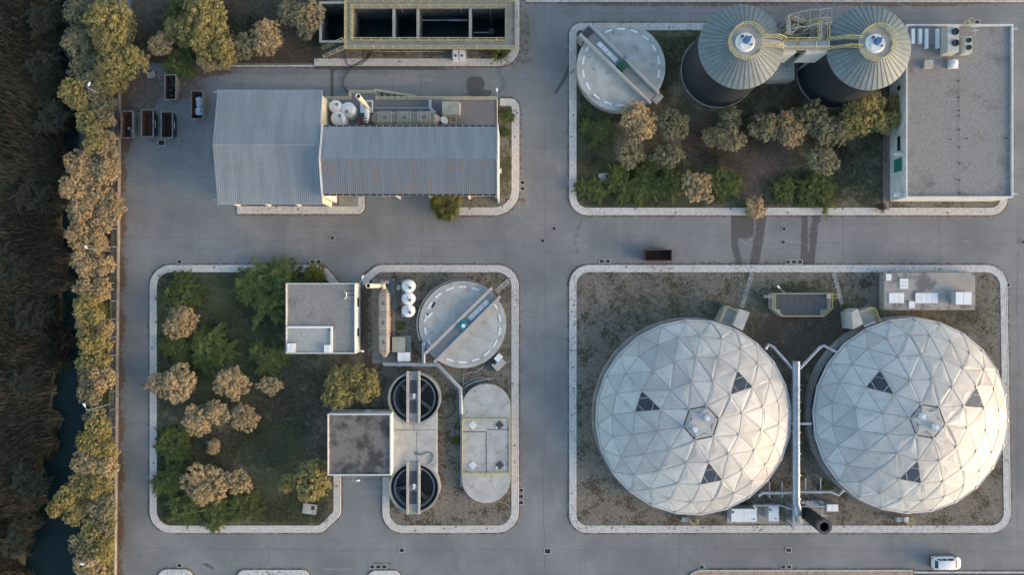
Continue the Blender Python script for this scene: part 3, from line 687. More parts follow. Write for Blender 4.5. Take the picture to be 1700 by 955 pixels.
# --- middle left island
for x, y, r, l in [(295,487,35,'feathery green shrub in the upper left corner of the planted island'),(440,482,58,'huge feathery green tree leaning over the corner of the small flat-roofed building'),
 (347,580,38,'feathery green shrub left of centre of the planted island, above the silvery trees'),(287,587,30,'green shrub by the left kerb under the peach-tinted tree'),
 (441,590,34,'green shrub left of the courtyard of the small flat-roofed building'),(286,738,33,'green shrub spilling over the left kerb below the three-lobed tree'),
 (275,800,29,'deep green shrub by the lower left kerb'),(300,848,32,'green shrub in the lower left corner hanging over the kerb'),(352,856,30,'green shrub on the bottom kerb right of the corner one'),
 (402,846,30,'bright green shrub on the bottom kerb below the paired silvery trees')]:
    tree('green', x, y, r, l, h=3.4 if r > 40 else 2.2, name='feathery_green_tree' if r > 50 else None, cat='tree' if r > 50 else 'shrub')
tree('lime', 524, 456, 20, 'yellow-green shrub at the kerb bend above the small flat-roofed building', h=1.6)
for x, y, r, l in [(299,540,27,'peach-tinted silvery tree alone near the left kerb under the corner shrub'),(262,640,25,'silvery crown overhanging the left kerb and road, left half of the big pair'),
 (296,640,30,'warm silvery crown right half of the big pair near the left kerb'),(383,638,29,'round silvery tree right of the big kerbside pair'),(447,642,20,'small grey-green tree right of the round silvery one'),
 (328,697,29,'left crown of the row of three silvery trees'),(358,690,26,'middle crown of the row of three silvery trees'),(402,694,24,'right and smallest crown of the row of three silvery trees'),
 (343,803,36,'larger grey and gold tree of the lower pair'),(393,803,25,'smaller tree of the lower pair, right of the larger one')]:
    tree('olive', x, y, r, l, h=3.6 if r > 22 else 2.2, group='silver-leaved trees on the planted island')
tree('olive', 353, 741, 13, 'tiny grey-green sapling in the shade below the row of three', h=1.2, cat='sapling')
for x, y, r, l in [(512,800,36,'golden tree beside the concrete pad near the driveway'),(483,806,20,'small leftward golden crown beside the tree near the driveway'),(556,648,32,'golden crown touching the left corner of the square shed roof'),(600,640,30,'golden crown above the square shed, right of its twin'),(570,628,20,'small golden crown between the twin crowns above the shed')]:
    tree('gold', x, y, r, l, h=4.0)
# --- upper left bed
for k, x, y, r, l in [('gold',185,40,44,'large golden tree at the top of the picture in the canal belt'),('gold',200,95,36,'golden tree below the large one at the top of the belt'),('gold',180,120,32,'golden tree above the skips in the canal belt'),
 ('gold',330,28,48,'broad golden tree at the top of the planting bed'),('gold',352,62,40,'golden tree just below the broad one in the planting bed'),('gold',300,50,28,'golden tree on the left flank of the broad one'),
 ('olive',263,72,20,'silvery tree above the white debris by the skips'),('green',290,95,30,'yellowish green shrub at the asphalt edge above the long skip'),('green',288,12,34,'dark green shrub at the very top right of the canal belt'),
 ('olive',345,98,20,'peach-tipped silvery bush at the edge of the bed, left one'),('olive',372,92,24,'silvery bush at the edge of the bed above the warehouse corner'),('olive',405,74,26,'grey-green tree in the bed above the warehouse roof'),
 ('olive',444,62,29,'silvery tree in the bed midway to the basin block'),('olive',490,18,28,'silvery tree at the picture top near the basin block'),('olive',516,22,25,'silvery tree overhanging the left wall of the basin block'),('olive',503,48,19,'low silvery crown left of the basin stair'),
 ('dark',240,60,24,'dark undergrowth between belt and planting bed'),('dark',412,30,30,'dark undergrowth at the top of the planting bed'),('olive',128,20,30,'grey tree at the top of the canal belt, left of the large golden one'),('olive',122,72,30,'grey-brown tree left of the golden ones in the upper belt'),
 ('olive',150,95,20,'grey crown wedged between golden and grey-brown trees'),('olive',128,112,24,'grey tree left of the golden tree above the skips')]:
    tree('sage' if (k == 'olive' and ('grey' in l or rng.random() < .3)) else k, x, y, r, l, h=5.0 if r > 30 else 3.6)
# --- long belt between canal and wall
belt = [(122,152,26,'gold'),(155,140,24,'olive'),(190,138,18,'gold'),(168,172,22,'olive'),(140,196,26,'gold'),(172,196,15,'olive'),(152,228,24,'gold'),(172,226,15,'olive'),(172,250,20,'olive'),(128,272,24,'olive'),(150,282,22,'olive'),(176,285,20,'olive'),
 (118,312,24,'olive'),(150,322,28,'olive'),(180,340,20,'olive'),(132,352,24,'olive'),(165,368,22,'olive'),(125,392,22,'olive'),(152,404,25,'olive'),(178,392,14,'dark'),(140,436,24,'olive'),(165,440,18,'olive'),(135,474,20,'olive'),(160,478,20,'olive'),(180,470,12,'dark'),
 (145,515,26,'gold'),(170,520,14,'green'),(138,540,16,'olive'),(168,545,16,'olive'),(150,566,26,'gold'),(178,575,14,'dark'),(150,600,26,'gold'),(140,625,20,'olive'),(165,630,20,'olive'),(145,655,20,'olive'),(172,662,14,'green'),(150,690,18,'olive'),(158,708,22,'gold'),
 (135,738,20,'gold'),(165,742,22,'gold'),(140,770,24,'olive'),(168,776,22,'olive'),(128,805,26,'gold'),(105,826,22,'gold'),(83,848,17,'gold'),(120,850,22,'gold'),(160,812,22,'gold'),(165,846,22,'olive'),(150,880,26,'gold'),(170,880,16,'olive'),(132,905,20,'olive'),(160,918,24,'gold'),(140,945,24,'olive'),(165,950,18,'gold')]
ords = {}
near_ = [(170,'level with the upper skips'),(260,'level with the row of three skips'),(345,'level with the warehouse'),(430,'level with the middle cross road'),(520,'level with the upper kerb of the planted island'),(610,'level with the peach-tinted tree'),(700,'level with the big pair of kerbside crowns'),(790,'level with the row of three silvery trees'),(870,'level with the lower pair of trees'),(999,'at the bottom edge of the picture')]
bb = {}
for x, y, r, k in belt:
    key = [i for i, (a, _) in enumerate(near_) if y < a][0]; bb.setdefault(key, []).append((x, y, r, k))
WORD = ['first','second','third','fourth','fifth','sixth','seventh','eighth']
for key, lst in bb.items():
    lst.sort(key=lambda q: q[1])
    for i, (x, y, r, k) in enumerate(lst):
        kind = {'gold':'golden','olive':'silvery','sage':'silvery','dark':'dark','green':'green'}[k]
        tree('sage' if (k == 'olive' and (y < 260 or y > 560) and rng.random() < .6) else k, x, y, r*1.06, f'{kind} belt crown {near_[key][1]}, {WORD[i]} from top', h=2.0 if k in ('dark','green') else rng.uniform(4.2,5.6), group='trees in the belt between canal and wall', cat='tree' if k in ('gold','olive') else 'shrub')
for x, y, r, l in [(60,30,34,'dark thicket in the upper left corner of the reed bank'),(70,110,36,'dark thicket on the reed bank left of the golden belt trees'),(80,190,34,'dark thicket at the upper canal bend on the reed bank'),(50,330,40,'dark thicket in the reeds level with the warehouse'),(55,520,44,'dark thicket in the reeds level with the planted island'),(45,640,38,'dark thicket in the reeds where the canal widens'),(50,800,40,'dark thicket in the lower reeds beside open water'),(30,900,36,'dark thicket in the lower left corner'),(20,440,40,'dark thicket at the left picture edge in mid height')]:
    tree('dark', x, y, r, l, h=1.7, name='dark_thicket', cat='thicket')
# --- palm and spiky plant: each large leaf is a part
def frond(mat_, fan=True):
    mb = MB(); v = []
    mb.tube([(0,0,0),(.35,0,.12),(.6,0,.10)], .02, 4)
    if fan:
        for i in range(17):
            a = R(-70+140*i/16); c, s = math.cos(a), math.sin(a); ln = .62*(1-.25*abs(i-8)/8); w = .035
            mb.add([(.6-s*w*0,0,.10),(.6+c*ln*.55-s*w,s*ln*.55+c*w,.13),(.6+c*ln,s*ln,.02-.1*abs(i-8)/8),(.6+c*ln*.55+s*w,s*ln*.55-c*w,.10)], [(0,1,2,3)])
    else:
        mb.v = []; mb.f = []
        mb.add([(0,-.03,0),(0,.03,0),(.5,.04,.35),(1.0,0,.30),(.5,-.04,.35)], [(0,4,3,2,1)])
        mb.add([(0,-.02,.02),(0,.02,.02),(.45,.06,.30),(.9,.09,.18),(.45,.02,.31)], [(0,4,3,2,1)])
    me = mb.mesh('leaf', mat_); a = me.attributes.new('v','FLOAT','POINT'); a.data.foreach_set('value',[rng.random() for _ in me.vertices]); return me
def palm(px, py, r, h, n, me, label, cat, trunkh, tr):
    p = W(px, py, h); t = T('fan_palm' if trunkh > .5 else 'spiky_plant', label, cat, (p.x,p.y,.08))
    mb = MB(); mb.tube([(p.x,p.y,0),(p.x,p.y,h*.95)], tr, 8, radii=[tr*1.2,tr]); mb.build('trunk', BARK, t)
    for i in range(n):
        o = put('leaf', me, t, (0,0,h-.1), 0, None); el = rng.uniform(-.5,1.15) if trunkh > .5 else rng.uniform(.0,.9)
        o.rotation_euler = (rng.uniform(-.3,.3), -el*.9+.15, i*2.399); k = r/S*rng.uniform(.72,1.0); o.scale = (k,k,k)
    return t
palm(740,341,27,1.9,46,frond(LPALM),'fan palm at the road edge below the long ribbed roof','palm',1,.16)
palm(830,92,22,.5,60,frond(LGREEN,False),'dark spiky plant at the rounded kerb corner by the basin block','plant',0,.1)
for x, y, r, l in [(841,190,13,'glossy dark green bush, upper one beside the terrace end wall'),(838,215,11,'glossy dark green bush, lower one beside the ribbed roof end')]:
    tree('green', x, y, r, l, h=1.3, name='round_bush', cat='bush')
for x, y, r, l in [(665,540,8,'small green bush beside the process skid cabinets'),(757,733,8,'small green bush beside the railed oval tank'),(1372,700,9,'yellow-green weed clump by the big duct between the domes'),(1395,575,9,'green weed clump under the upper right duct branch'),(1372,812,12,'green weeds beneath the lower duct cross pipe'),(1405,512,8,'green bush beside the railed platform of the right dome')]:
    tree('green', x if x != 1372 or y != 700 else 1331, y if x != 1372 or y != 700 else 793, r, l, h=.7, name='small_bush', cat='bush')
# ================================================================ STRUCTURES
POSTS = {}
def railing(parent, pts, h=1.05, closed=False, spacing=1.3, m=None, r=.036, rails=2, name='railing'):
    m = m or YEL; pts = [Vector(p) for p in pts]
    if closed: pts = pts + [pts[0]]
    mb = MB()
    for k in range(rails):
        z = h*(1-k/rails)
        for a, b in zip(pts, pts[1:]):
            d = (b-a).normalized()*r*.8; mb.tube([a+Vector((0,0,z))-d, b+Vector((0,0,z))+d], r if k == 0 else r*.8, 4)
    if not closed or True:
        for a, b in zip(pts, pts[1:]): mb.slant(a+Vector((0,0,.02)), b+Vector((0,0,.02)), .025, .12)
    ro = mb.build(name, m, parent); o0 = wloc(ro)
    key = (round(h,2), m.name)
    if key not in POSTS:
        q = MB(); q.box(-.03,-.03,.03,.03,0,h); POSTS[key] = q.mesh('post', m)
    for a, b in zip(pts, pts[1:]):
        n = max(1, round((b-a).length/spacing))
        for i in range(n+(0 if closed else (1 if b is pts[-1] else 0))): put('post', POSTS[key], ro, a.lerp(b, i/n)-o0)
    return ro
def flat_building(name, label, x0, y0, x1, y1, z, par=.2, wall=WHITE, roof=GRAVEL, ph=.3, cat='building', parm=None):
    a = W(x0, y1, z); b = W(x1, y0, z); t = T(name, label, cat, ((a.x+b.x)/2, (a.y+b.y)/2, 0))
    mb = MB(); mb.box(a.x, a.y, b.x, b.y, 0, z-ph); mb.build('wall', wall, t)
    e = .006; X0, Y0, X1, Y1 = a.x-e, a.y-e, b.x+e, b.y+e
    for q in ((X0,Y0,X1,Y0+par),(X0,Y1-par,X1,Y1),(X0,Y0+par,X0+par,Y1-par),(X1-par,Y0+par,X1,Y1-par)):
        m = MB(); m.box(*q, z-ph, z); m.build('parapet', parm or wall, t)
    mb = MB(); mb.box(X0+par,Y0+par,X1-par,Y1-par, z-ph, z-ph+.06); mb.build('roof', roof, t)
    return t
def part_box(name, m, t, x0, y0, x1, y1, z0, z1, **kw):
    mb = MB(); mb.pb(x0,y0,x1,y1,z0,z1); return mb.build(name, m, t, **kw)
def boxthing(name, label, cat, m, x0, y0, x1, y1, z0, z1, part='body', lid=None, group=None, legs=False):
    c = W((x0+x1)/2, (y0+y1)/2, z1); t = T(name, label, cat, (c.x,c.y,z0), group)
    a = W(x0,y1,z1); b = W(x1,y0,z1)
    mb = MB(); mb.box(a.x+.02,a.y+.02,b.x-.02,b.y-.02,z0,z1-.06); mb.build(part, m, t)
    mb = MB(); mb.box(a.x,a.y,b.x,b.y,z1-.06,z1); mb.build('lid', lid or m, t)
    mb = MB(); mb.box(a.x+.12,a.y-.0,a.x+.18,a.y-.0+.03,z1-.3,z1-.1) ; mb.box((a.x+b.x)/2-.01,a.y+.02,(a.x+b.x)/2+.01,b.y-.02,z1,z1+.012); mb.build('seam', LGREY, t)
    return t
def rib_slope(xa, xb, y0, z0, y1, z1, pitch=.262, rh=.075):
    mb = MB(); n = int(round(abs(xb-xa)/pitch)); p = (xb-xa)/n; xs_ = []; zs_ = []
    for i in range(n):
        for f, z in ((0,0),(.42,0),(.50,rh),(.84,rh),(.92,0)): xs_.append(xa+p*(i+f)); zs_.append(z)
    xs_.append(xb); zs_.append(0); m = len(xs_)
    v = [(x, y0, z0+z) for x, z in zip(xs_, zs_)] + [(x, y1, z1+z) for x, z in zip(xs_, zs_)] + [(xa,y0,z0-.06),(xb,y0,z0-.06),(xa,y1,z1-.06),(xb,y1,z1-.06)]
    f = [(i, i+1, m+i+1, m+i) for i in range(m-1)] + [(2*m,2*m+2,2*m+3,2*m+1)]
    f += [(m+i+1, m+i, 2*m+2) for i in range(m-1)][:0]
    mb.add(v, f); return mb
# ---------------------------------------------------------------- warehouse with the square ribbed roof
z0, z1 = 5.9, 7.35
a = W(360.8,337.5,z0); b = W(535.6,150.6,z0); ry = W(355,240.4,z1).y; xL, xR = a.x, b.x
wh = T('warehouse', 'warehouse with a nearly square blue-grey ribbed metal roof, left of the longer ribbed roof', 'building', ((xL+xR)/2, ry, 0))
mb = MB(); mb.add([(xL+.3,11.7,0),(xR-.3,11.7,0),(xR-.3,b.y-.3,0),(xL+.3,b.y-.3,0),(xL+.3,11.7,z0-.12),(xR-.3,11.7,z0-.12),(xR-.3,ry,z1-.12),(xR-.3,b.y-.3,z0-.12),(xL+.3,b.y-.3,z0-.12),(xL+.3,ry,z1-.12)],
   [(0,1,5,4),(1,2,7,6,5),(2,3,8,7),(3,0,4,9,8),(4,5,6,9),(9,6,7,8),(3,2,1,0)]); mb.build('wall', CREAM, wh)
rib_slope(xL, xR, ry, z1, a.y, z0).build('roof_slope', ROOFS, wh); rib_slope(xL, xR, ry, z1, b.y, z0).build('roof_slope', ROOFS, wh)
mb = MB(); mb.box(xL, ry-.09, xR, ry+.09, z1+.03, z1+.1); mb.build('ridge_cap', ROOFS, wh)
for yy1, zz1 in ((a.y,z0),(b.y,z0)):
    for f in (.36,.70):
        p = Vector((xL,ry,z1+.07)).lerp(Vector((xL,yy1,zz1+.07)), f); mb = MB(); mb.box(xL+.02,p.y-.03,xR-.02,p.y+.03,p.z-.03,p.z+.012); mb.build('sheet_lap', ROOFS, wh)
for y, s in ((a.y,-1),(b.y,1)):
    mb = MB(); mb.box(xL, y, xR, y+s*.14, z0-.16, z0+.0); mb.build('gutter', GALV, wh)
for y in (W(0,155,5).y, W(0,333,5).y):
    mb = MB(); mb.box(xL-.45, y-.1, xL, y+.1, z0-.2, z0-.05); mb.build('gutter_outlet', GALV, wh)
for px in (398, 449, 499):
    x = (px-850)/S; mb = MB(); mb.box(x-.11, 11.22, x+.11, 11.7, 0, 5.6); mb.build('pilaster', CREAM, wh)
x = (549.5-850)/S; mb = MB(); mb.box(x-.14, 11.15, x+.14, 12.55, 0, 5.8)
mb.build('end_wall_fin', CREAM, wh)
for px in (424,474,522):
    x = (px-850)/S; mb = MB(); mb.box(x-1.2, 11.62, x+1.2, 11.69, 0.05, 3.9); mb.build('door', GALV, wh)
# ---------------------------------------------------------------- long building with ribbed roof
z0, z1 = 7.0, 8.15
a = W(535.4,321.8,z0); b = W(824.7,210,z0); ry = W(600,263.2,z1).y; xL, xR = a.x, b.x
lb = T('process_building', 'long building with rust-streaked ribbed metal roof, joined to the square-roofed warehouse', 'building', ((xL+xR)/2, ry, 0))
yb = 12.62; yt = b.y-.25
mb = MB(); mb.add([(xL+.3,yb,0),(xR,yb,0),(xR,yt,0),(xL+.3,yt,0),(xL+.3,yb,z0-.12),(xR,yb,z0-.12),(xR,ry,z1-.12),(xR,yt,z0-.12),(xL+.3,yt,z0-.12),(xL+.3,ry,z1-.12)],
   [(0,1,5,4),(1,2,7,6,5),(2,3,8,7),(3,0,4,9,8),(4,5,6,9),(9,6,7,8),(3,2,1,0)]); mb.build('wall', CREAM, lb)
ROOFR = mat('streaked_roof_sheet', (.25,.275,.295), (.21,.235,.255), .5, rough=.45, metal=.3, fine=.04, bstr=0, spot=(.37,.25,.18), sscale=1.0, sth=(.52,.64), st=(3.8,.22,1))
rib_slope(xL, xR, ry, z1, a.y, z0).build('roof_slope', ROOFR, lb); rib_slope(xL, xR, ry, z1, b.y, z0).build('roof_slope', ROOFS, lb)
for x in (xL-.14, xR+.02):       # white verge walls standing just above the sheets
    mb = MB(); mb.loft([[(x,a.y-.3,0),(x,a.y-.3,z0+.08),(x+.2,a.y-.3,z0+.08),(x+.2,a.y-.3,0)],[(x,ry,0),(x,ry,z1+.14),(x+.2,ry,z1+.14),(x+.2,ry,0)],[(x,b.y+.3,0),(x,b.y+.3,z0+.08),(x+.2,b.y+.3,z0+.08),(x+.2,b.y+.3,0)]])
    mb.build('verge_wall', WHITE, lb)
for y, s in ((a.y,-1),(b.y,1)):
    mb = MB(); mb.box(xL+.07, y, xR, y+s*.22, z0-.3, z0-.05); mb.build('gutter', GUT, lb)
    q = MB(); q.box(-.025,-.11,.025,.11,0,.05); me = q.mesh('gutter_bracket', WHITE)
    for i in range(27): put('gutter_bracket', me, lb, Vector((xL+.1+(xR-xL-.2)*i/26, y+s*.12, z0-.04))-lb.location)
for px in (557, 664.5, 717, 780): 
    x = (px-850)/S; mb = MB(); mb.box(x-.11, 12.2, x+.11, yb, 0, 6.7); mb.build('pilaster', CREAM, lb)
for px, w in ((611,2.0),(690,1.9),(748,1.4)):
    x = (px-850)/S; mb = MB(); mb.box(x-w, yb-.06, x+w, yb-.01, .05, 4.2); mb.build('shutter_door', GALV, lb)
mb = MB(); mb.box((822-850)/S, 12.35, (829.5-850)/S, yb, 0, 6.7); mb.build('end_fin', WHITE, lb)
part_box('entrance_slab', CONCG, lb, 563,327,594,343, .0, .15)
part_box('wall_box', WHITE, lb, 829,279.5,832.5,286.5, 1.2, 1.6)
# ---------------------------------------------------------------- raised terrace behind it
zt = 1.2
te = T('terrace', 'raised gravel terrace with yellow railing behind the long ribbed roof', 'terrace', (*W(690,185,0).xy,0))
mb = MB()
a = W(543,208,zt); 
mb.prism([W(543,209.5,zt).xy,W(543,163.5,zt).xy,W(582,163.5,zt).xy,W(582,153,zt).xy,W(625,153,zt).xy,W(625,163.5,zt).xy,W(826,163.5,zt).xy,W(826,209.5,zt).xy], 0, zt-.02); mb.build('retaining_wall', CREAM, te)
mb = MB(); mb.prism([W(544.5,209.5,zt).xy,W(544.5,165,zt).xy,W(583.5,165,zt).xy,W(583.5,154.5,zt).xy,W(624,154.5,zt).xy,W(624,165,zt).xy,W(825,165,zt).xy,W(825,209.5,zt).xy], zt-.3, zt+.02); mb.build('gravel_bed', mat('terrace_gravel', (.155,.15,.155), (.21,.2,.205), 14, fine=.3, fscale=9, bstr=.7, bsc=16, bd=.04, spot=(.13,.10,.075), sscale=.5, sth=(.55,.75)), te)
P = lambda *q: [W(x, y, zz) for x, y, zz in q]
railing(te, P((543.8,207,zt),(543.8,164,zt),(582.8,164,zt),(582.8,153.8,zt),(624.5,153.8,zt)), m=YELP, r=.05, spacing=1.45)
railing(te, P((626,164,zt),(825.5,164,zt),(825.5,207,zt)), m=YELP, r=.05, spacing=1.45)
n = 12
for i in range(n):
    xa = 625.5+(690-625.5)*i/n; xb = 625.5+(690-625.5)*(i+1)/n; ya = 151.5+9.5*i/n
    m = MB(); m.pb(xa+.3, ya, xb-.3, 163, 0, zt-(zt-.1)*(i+.5)/n); m.build('step', GRATE if i % 2 else CONCG, te)
railing(te, P((624.5,151.5,zt),(690,161.5,.15)), m=YELP, r=.05, spacing=1.4)
# tanks, chimney and scrubber standing on the terrace
def dome_tank(px, py, r, z0, h, label, mans, grp, hose=None):
    c = W(px, py, z0+h*.9); rw = r/S*(1-(z0+h)/H); t = T('chemical_tank', label, 'tank', (c.x,c.y,z0), grp)
    mb = MB(); n = 28; secs = []
    for rr, z in ((1,0),(1,h*.8),(.97,h*.86),(.8,h*.94),(.5,h*.985),(.12,h)):
        secs.append([(c.x+rw*rr*math.cos(2*math.pi*i/n), c.y+rw*rr*math.sin(2*math.pi*i/n), z0+z) for i in range(n)])
    mb.loft(secs); mb.build('shell', WPLAS, t, smooth=True)
    mx, my = mans; mb = MB(); mb.cyl(c.x+mx*rw, c.y+my*rw, z0+h*.85, z0+h*1.03, .21, n=16); mb.build('manhole_lid', LGREY, t)
    mb = MB(); mb.ring(c.x+mx*rw, c.y+my*rw, z0+h*1.0, z0+h*1.05, .14, .19, 16); mb.build('lid_ring', GRATE, t)
    if hose:
        mb = MB(); p0 = Vector((c.x+mx*rw, c.y+my*rw, z0+h*1.03)); p1 = p0+Vector((hose[0]*rw*.5, hose[1]*rw*.5+.05, .12)); p2 = p0+Vector((hose[0]*rw*1.05, hose[1]*rw*1.05, -h*.12)); 
        mb.tube([p0,p1,p2], .035, 6); mb.build('pipe', GRATE, t)
    return t
g = 'white tanks on the terrace'
dome_tank(556.5,176,11,zt,2.1,'smallest white round tank, top left on the terrace behind the ribbed roof',(.3,.2),g)
dome_tank(577.5,181,12.5,zt,2.1,'right-hand white round tank of the trio on the terrace',(-.1,-.35),g,(.9,-.6))
dome_tank(561,195.5,12.5,zt,2.1,'lower left white round tank of the trio, next to the roof gutter',(.3,.25),g,(.3,-.9))
def chimney(name, label, bx, by, tx, ty, zb, zt_, r, m, ribs=0, flare=1.0):
    c = W(tx, ty, zt_); t = T(name, label, 'chimney', (c.x,c.y,zb)); n = 28
    mb = MB(); mb.ring(c.x,c.y,zb,zt_,r*.86,r,n); mb.build('flue', m, t, smooth=True)
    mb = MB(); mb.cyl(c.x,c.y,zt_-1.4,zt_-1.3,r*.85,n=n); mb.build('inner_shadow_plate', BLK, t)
    mb = MB(); mb.ring(c.x,c.y,zt_-.12,zt_+.02,r*.88,r*1.12*flare,n); mb.build('rim', m, t)
    for i in range(ribs):
        z = zb+(zt_-zb)*(i+1)/(ribs+1); mb = MB(); mb.ring(c.x,c.y,z,z+.07,r*.98,r*1.1,n); mb.build('band', m, t)
    return t
ch = chimney('vent_chimney', 'cream vent chimney on the terrace beside the white tank trio', 0,0, 594.5,159, zt, 8.2, .30, CREAM, 2)
def pipe_thing(name, label, pts, r, m, cat='pipe', group=None, flanges=(), n=12, mf=None):
    pts = [Vector(p) for p in pts]; t = T(name, label, cat, (pts[0].x, pts[0].y, 0), group)
    mb = MB(); mb.tube(pts, r, n); mb.build('run', m, t, smooth=True)
    for f in flanges:
        k = min(int(f), len(pts)-2); q = pts[k].lerp(pts[k+1], f-k); d = (pts[k+1]-pts[k]).normalized()*.06
        mb = MB(); mb.tube([q-d, q+d], r*1.22, n); mb.build('flange', mf or m, t)
    return t
c0 = wloc(ch)
fb = T('extraction_fan', 'white fan box and frame at the foot of the cream terrace chimney', 'fan', (c0.x, c0.y-.9, zt))
mb = MB(); mb.pb(598,170,607,187,zt,zt+1.5); mb.build('housing', WPLAS, fb)
for q in ((607,166,619,168),(607,184,619,186.5),(607,168,609,184),(617,168,619,184)):
    mb = MB(); mb.pb(*q, zt+1.2, zt+1.35); mb.build('frame_rail', WHITE, fb)
mb = MB(); mb.tube([W(607,176,2.8), W(609,190,2.6), W(607,203,2.4)], .42, 14); mb.build('duct', WPLAS, fb, smooth=True)
for i in range(4):
    q = W(606.5,189+i*4.2,2.5); mb = MB(); mb.tube([q+Vector((0,.07,0)), q-Vector((0,.07,0))], .48, 14); mb.build('duct_band', GRATE, fb)
mb = MB(); mb.pb(598,196,601,206,zt,zt+.6); mb.build('motor', REDP, fb)
def scrubber(label, P0, P1, width, zb, h, nsec, along, grp):
    # P0-P1: world xy end points of the hull; hull runs along that line
    A = Vector(P0[:2]); B = Vector(P1[:2]); L_ = (B-A).length; d = (B-A)/L_; n = Vector((-d.y, d.x))
    t = T('gas_scrubber', label, 'scrubber', (A.x, A.y, zb), grp)
    def sec(u, w, zt_, z_=None):
        p = A+d*u; w2 = w/2; zb_ = zb+.15 if z_ is None else z_
        return [(p+n*w2*s).to_tuple()+(z,) for s, z in ((1,zb_),(1,zt_-.25*w),(.62,zt_),(-.62,zt_),(-1,zt_-.25*w),(-1,zb_))]
    e = L_*.09; mb = MB(); mb.loft([sec(0,width*.28,zb+h*.62,zb+h*.3), sec(e,width,zb+h), sec(L_-e,width,zb+h), sec(L_,width*.28,zb+h*.62,zb+h*.3)]); mb.build('hull', BEIGE, t)
    for i in range(nsec):
        u0 = e+(L_-2*e)*(i+.18)/nsec; u1 = e+(L_-2*e)*(i+.82)/nsec
        mb = MB(); mb.loft([sec(u0,width*1.06,zb+h+.14), sec(u1,width*1.06,zb+h+.14)]); mb.build('cover', BEIGE, t)
        for f in (.0,.28,.72,1.0):
            u = u0+(u1-u0)*f; mb = MB(); mb.loft([sec(u-.035,width*1.1,zb+h+.16), sec(u+.035,width*1.1,zb+h+.2)]); mb.build('rib', BEIGEL, t)
        for f in (.42,.58):
            p = A+d*(u0+(u1-u0)*f); mb = MB(); mb.ring(p.x,p.y,zb+h+.1,zb+h+.16,.10,.16,14); mb.build('port', GRATE, t)
    for i in range(nsec+1):
        u = e+(L_-2*e)*i/nsec; 
        for k in (-.1,.1):
            mb = MB(); mb.loft([sec(u+k-.02,width*1.03,zb+h+.05), sec(u+k+.02,width*1.03,zb+h+.08)]); mb.build('rib', BEIGEL, t)
    return t
scrubber('beige scrubber with three raised covers lying on the terrace against the ribbed roof', W(612,195,2.6).xy, W(731,195,2.6).xy, 1.75, zt, 1.5, 3, 'x', 'beige gas scrubbers')
pipe_thing('skid_pipe', 'blue-grey pipe running behind the terrace scrubber', [W(622,179,1.9),W(716,179,1.9),W(724,186,1.9)], .09, GALV, flanges=(.2,.5,.8))
pipe_thing('skid_duct', 'short grey duct crossing the terrace gravel above the scrubber', [W(714,166,1.7),W(714,178,1.7),W(722,190,1.9)], .25, GALV, 'duct')
cb = boxthing('control_cabinet', 'khaki control cabinet on the terrace right of the scrubber', 'cabinet', CABG, 734,168,763,190, zt, zt+1.7)
mb = MB(); mb.ring(W(752,197,2).x, W(0,197,2).y, zt+.3, zt+.42, .5, .62, 4, R(45), R(45)+2*math.pi); mb.build('pipe_loop', LGREY, cb)
mb = MB(); mb.tube([W(763.5,171,2.8), W(763.5,190,2.8)], .06, 8); mb.build('edge_pipe', WPLAS, cb)
mb = MB(); c = W(737,198,2.2); mb.cyl(c.x,c.y,zt,zt+1.0,.46,n=24); tag(mb.build('round_lid_tank', WPLAS), 'small pale round tank between the terrace scrubber and the roof gutter', 'tank')
# ---------------------------------------------------------------- basin block (upper left centre)
zb = 2.4
bs = T('basin_block', 'open concrete basin block with four dark cells and yellow railings', 'basin', (*W(700,40,0).xy,0))
def cell(x0,y0,x1,y1): return x0,y0,x1,y1
mb = MB()
for q in ((574,0,587,80.5),(838,0,856,80.5),(587,-3,838,13),(587,64.5,838,80.5)): 
    m = MB(); m.pb(*q, zb-.25, zb); m.build('walkway_slab', CONCG, bs)
for q in ((584,10,587.2,66),(838,10,841,66),(587,10,838,13.2),(587,64.3,838,67)):
    m = MB(); m.pb(*q, -2.5, zb-.252); m.build('wall', CONCI, bs)
for i, q in enumerate(((651.5,13,656,64.6),(691.5,13,696,64.6),(778.5,13,783,64.6))):
    m = MB(); m.pb(*q, -2.5, zb-.12); m.build('partition_wall', CONCI, bs); m = MB(); m.pb(*q, zb-.118, zb-.05); m.build('wall_cap', CONC, bs)
for q in ((530,1.5,574,5.2),(530,66.2,574,69.8),(530,5.2,533.6,66.2),(572,5.2,574,66.2)):
    m = MB(); m.pb(*q, -2.5, zb-.12); m.build('wall', CONCI, bs); m = MB(); m.pb(*q, zb-.118, zb-.04); m.build('wall_cap', CONC, bs)
for q in ((587,13,838,64.6),(533.6,5,572,66)):
    a = W(q[0],q[1],zb); b = W(q[2],q[3],zb); m = MB(); m.box(a.x-.2,b.y-.2,b.x+.2,a.y+.2,-2.6,-2.45); m.build('basin_floor', DARK, bs)
    m = MB(); m.box(a.x-.1,b.y-.1,b.x+.1,a.y+.1,-1.6,-1.55); m.build('water', WATER, bs)
zr_ = zb
railing(bs, P((575,80,zr_),(855,80,zr_),(855,2,zr_),(575,2,zr_)), closed=True, spacing=1.27)
railing(bs, P((585.5,66.5,zr_),(840,66.5,zr_),(840,11.5,zr_),(585.5,11.5,zr_)), closed=True, spacing=1.27)
for (x0,y0,x1,y1,z,nm) in ((700,32,778,33.4,.3,'scum_pipe'),(745,31.5,775,34,.35,'scum_pipe'),(786,52.5,812,54,-.4,'mixer_bar')):
    m = MB(); m.pb(x0,y0,x1,y1,z-.12,z); m.build(nm, GALV, bs)
m = MB(); c = W(816,52,-.4); m.cyl(c.x,c.y,-.9,-.3,.42,n=16); m.build('mixer', GRATE, bs)
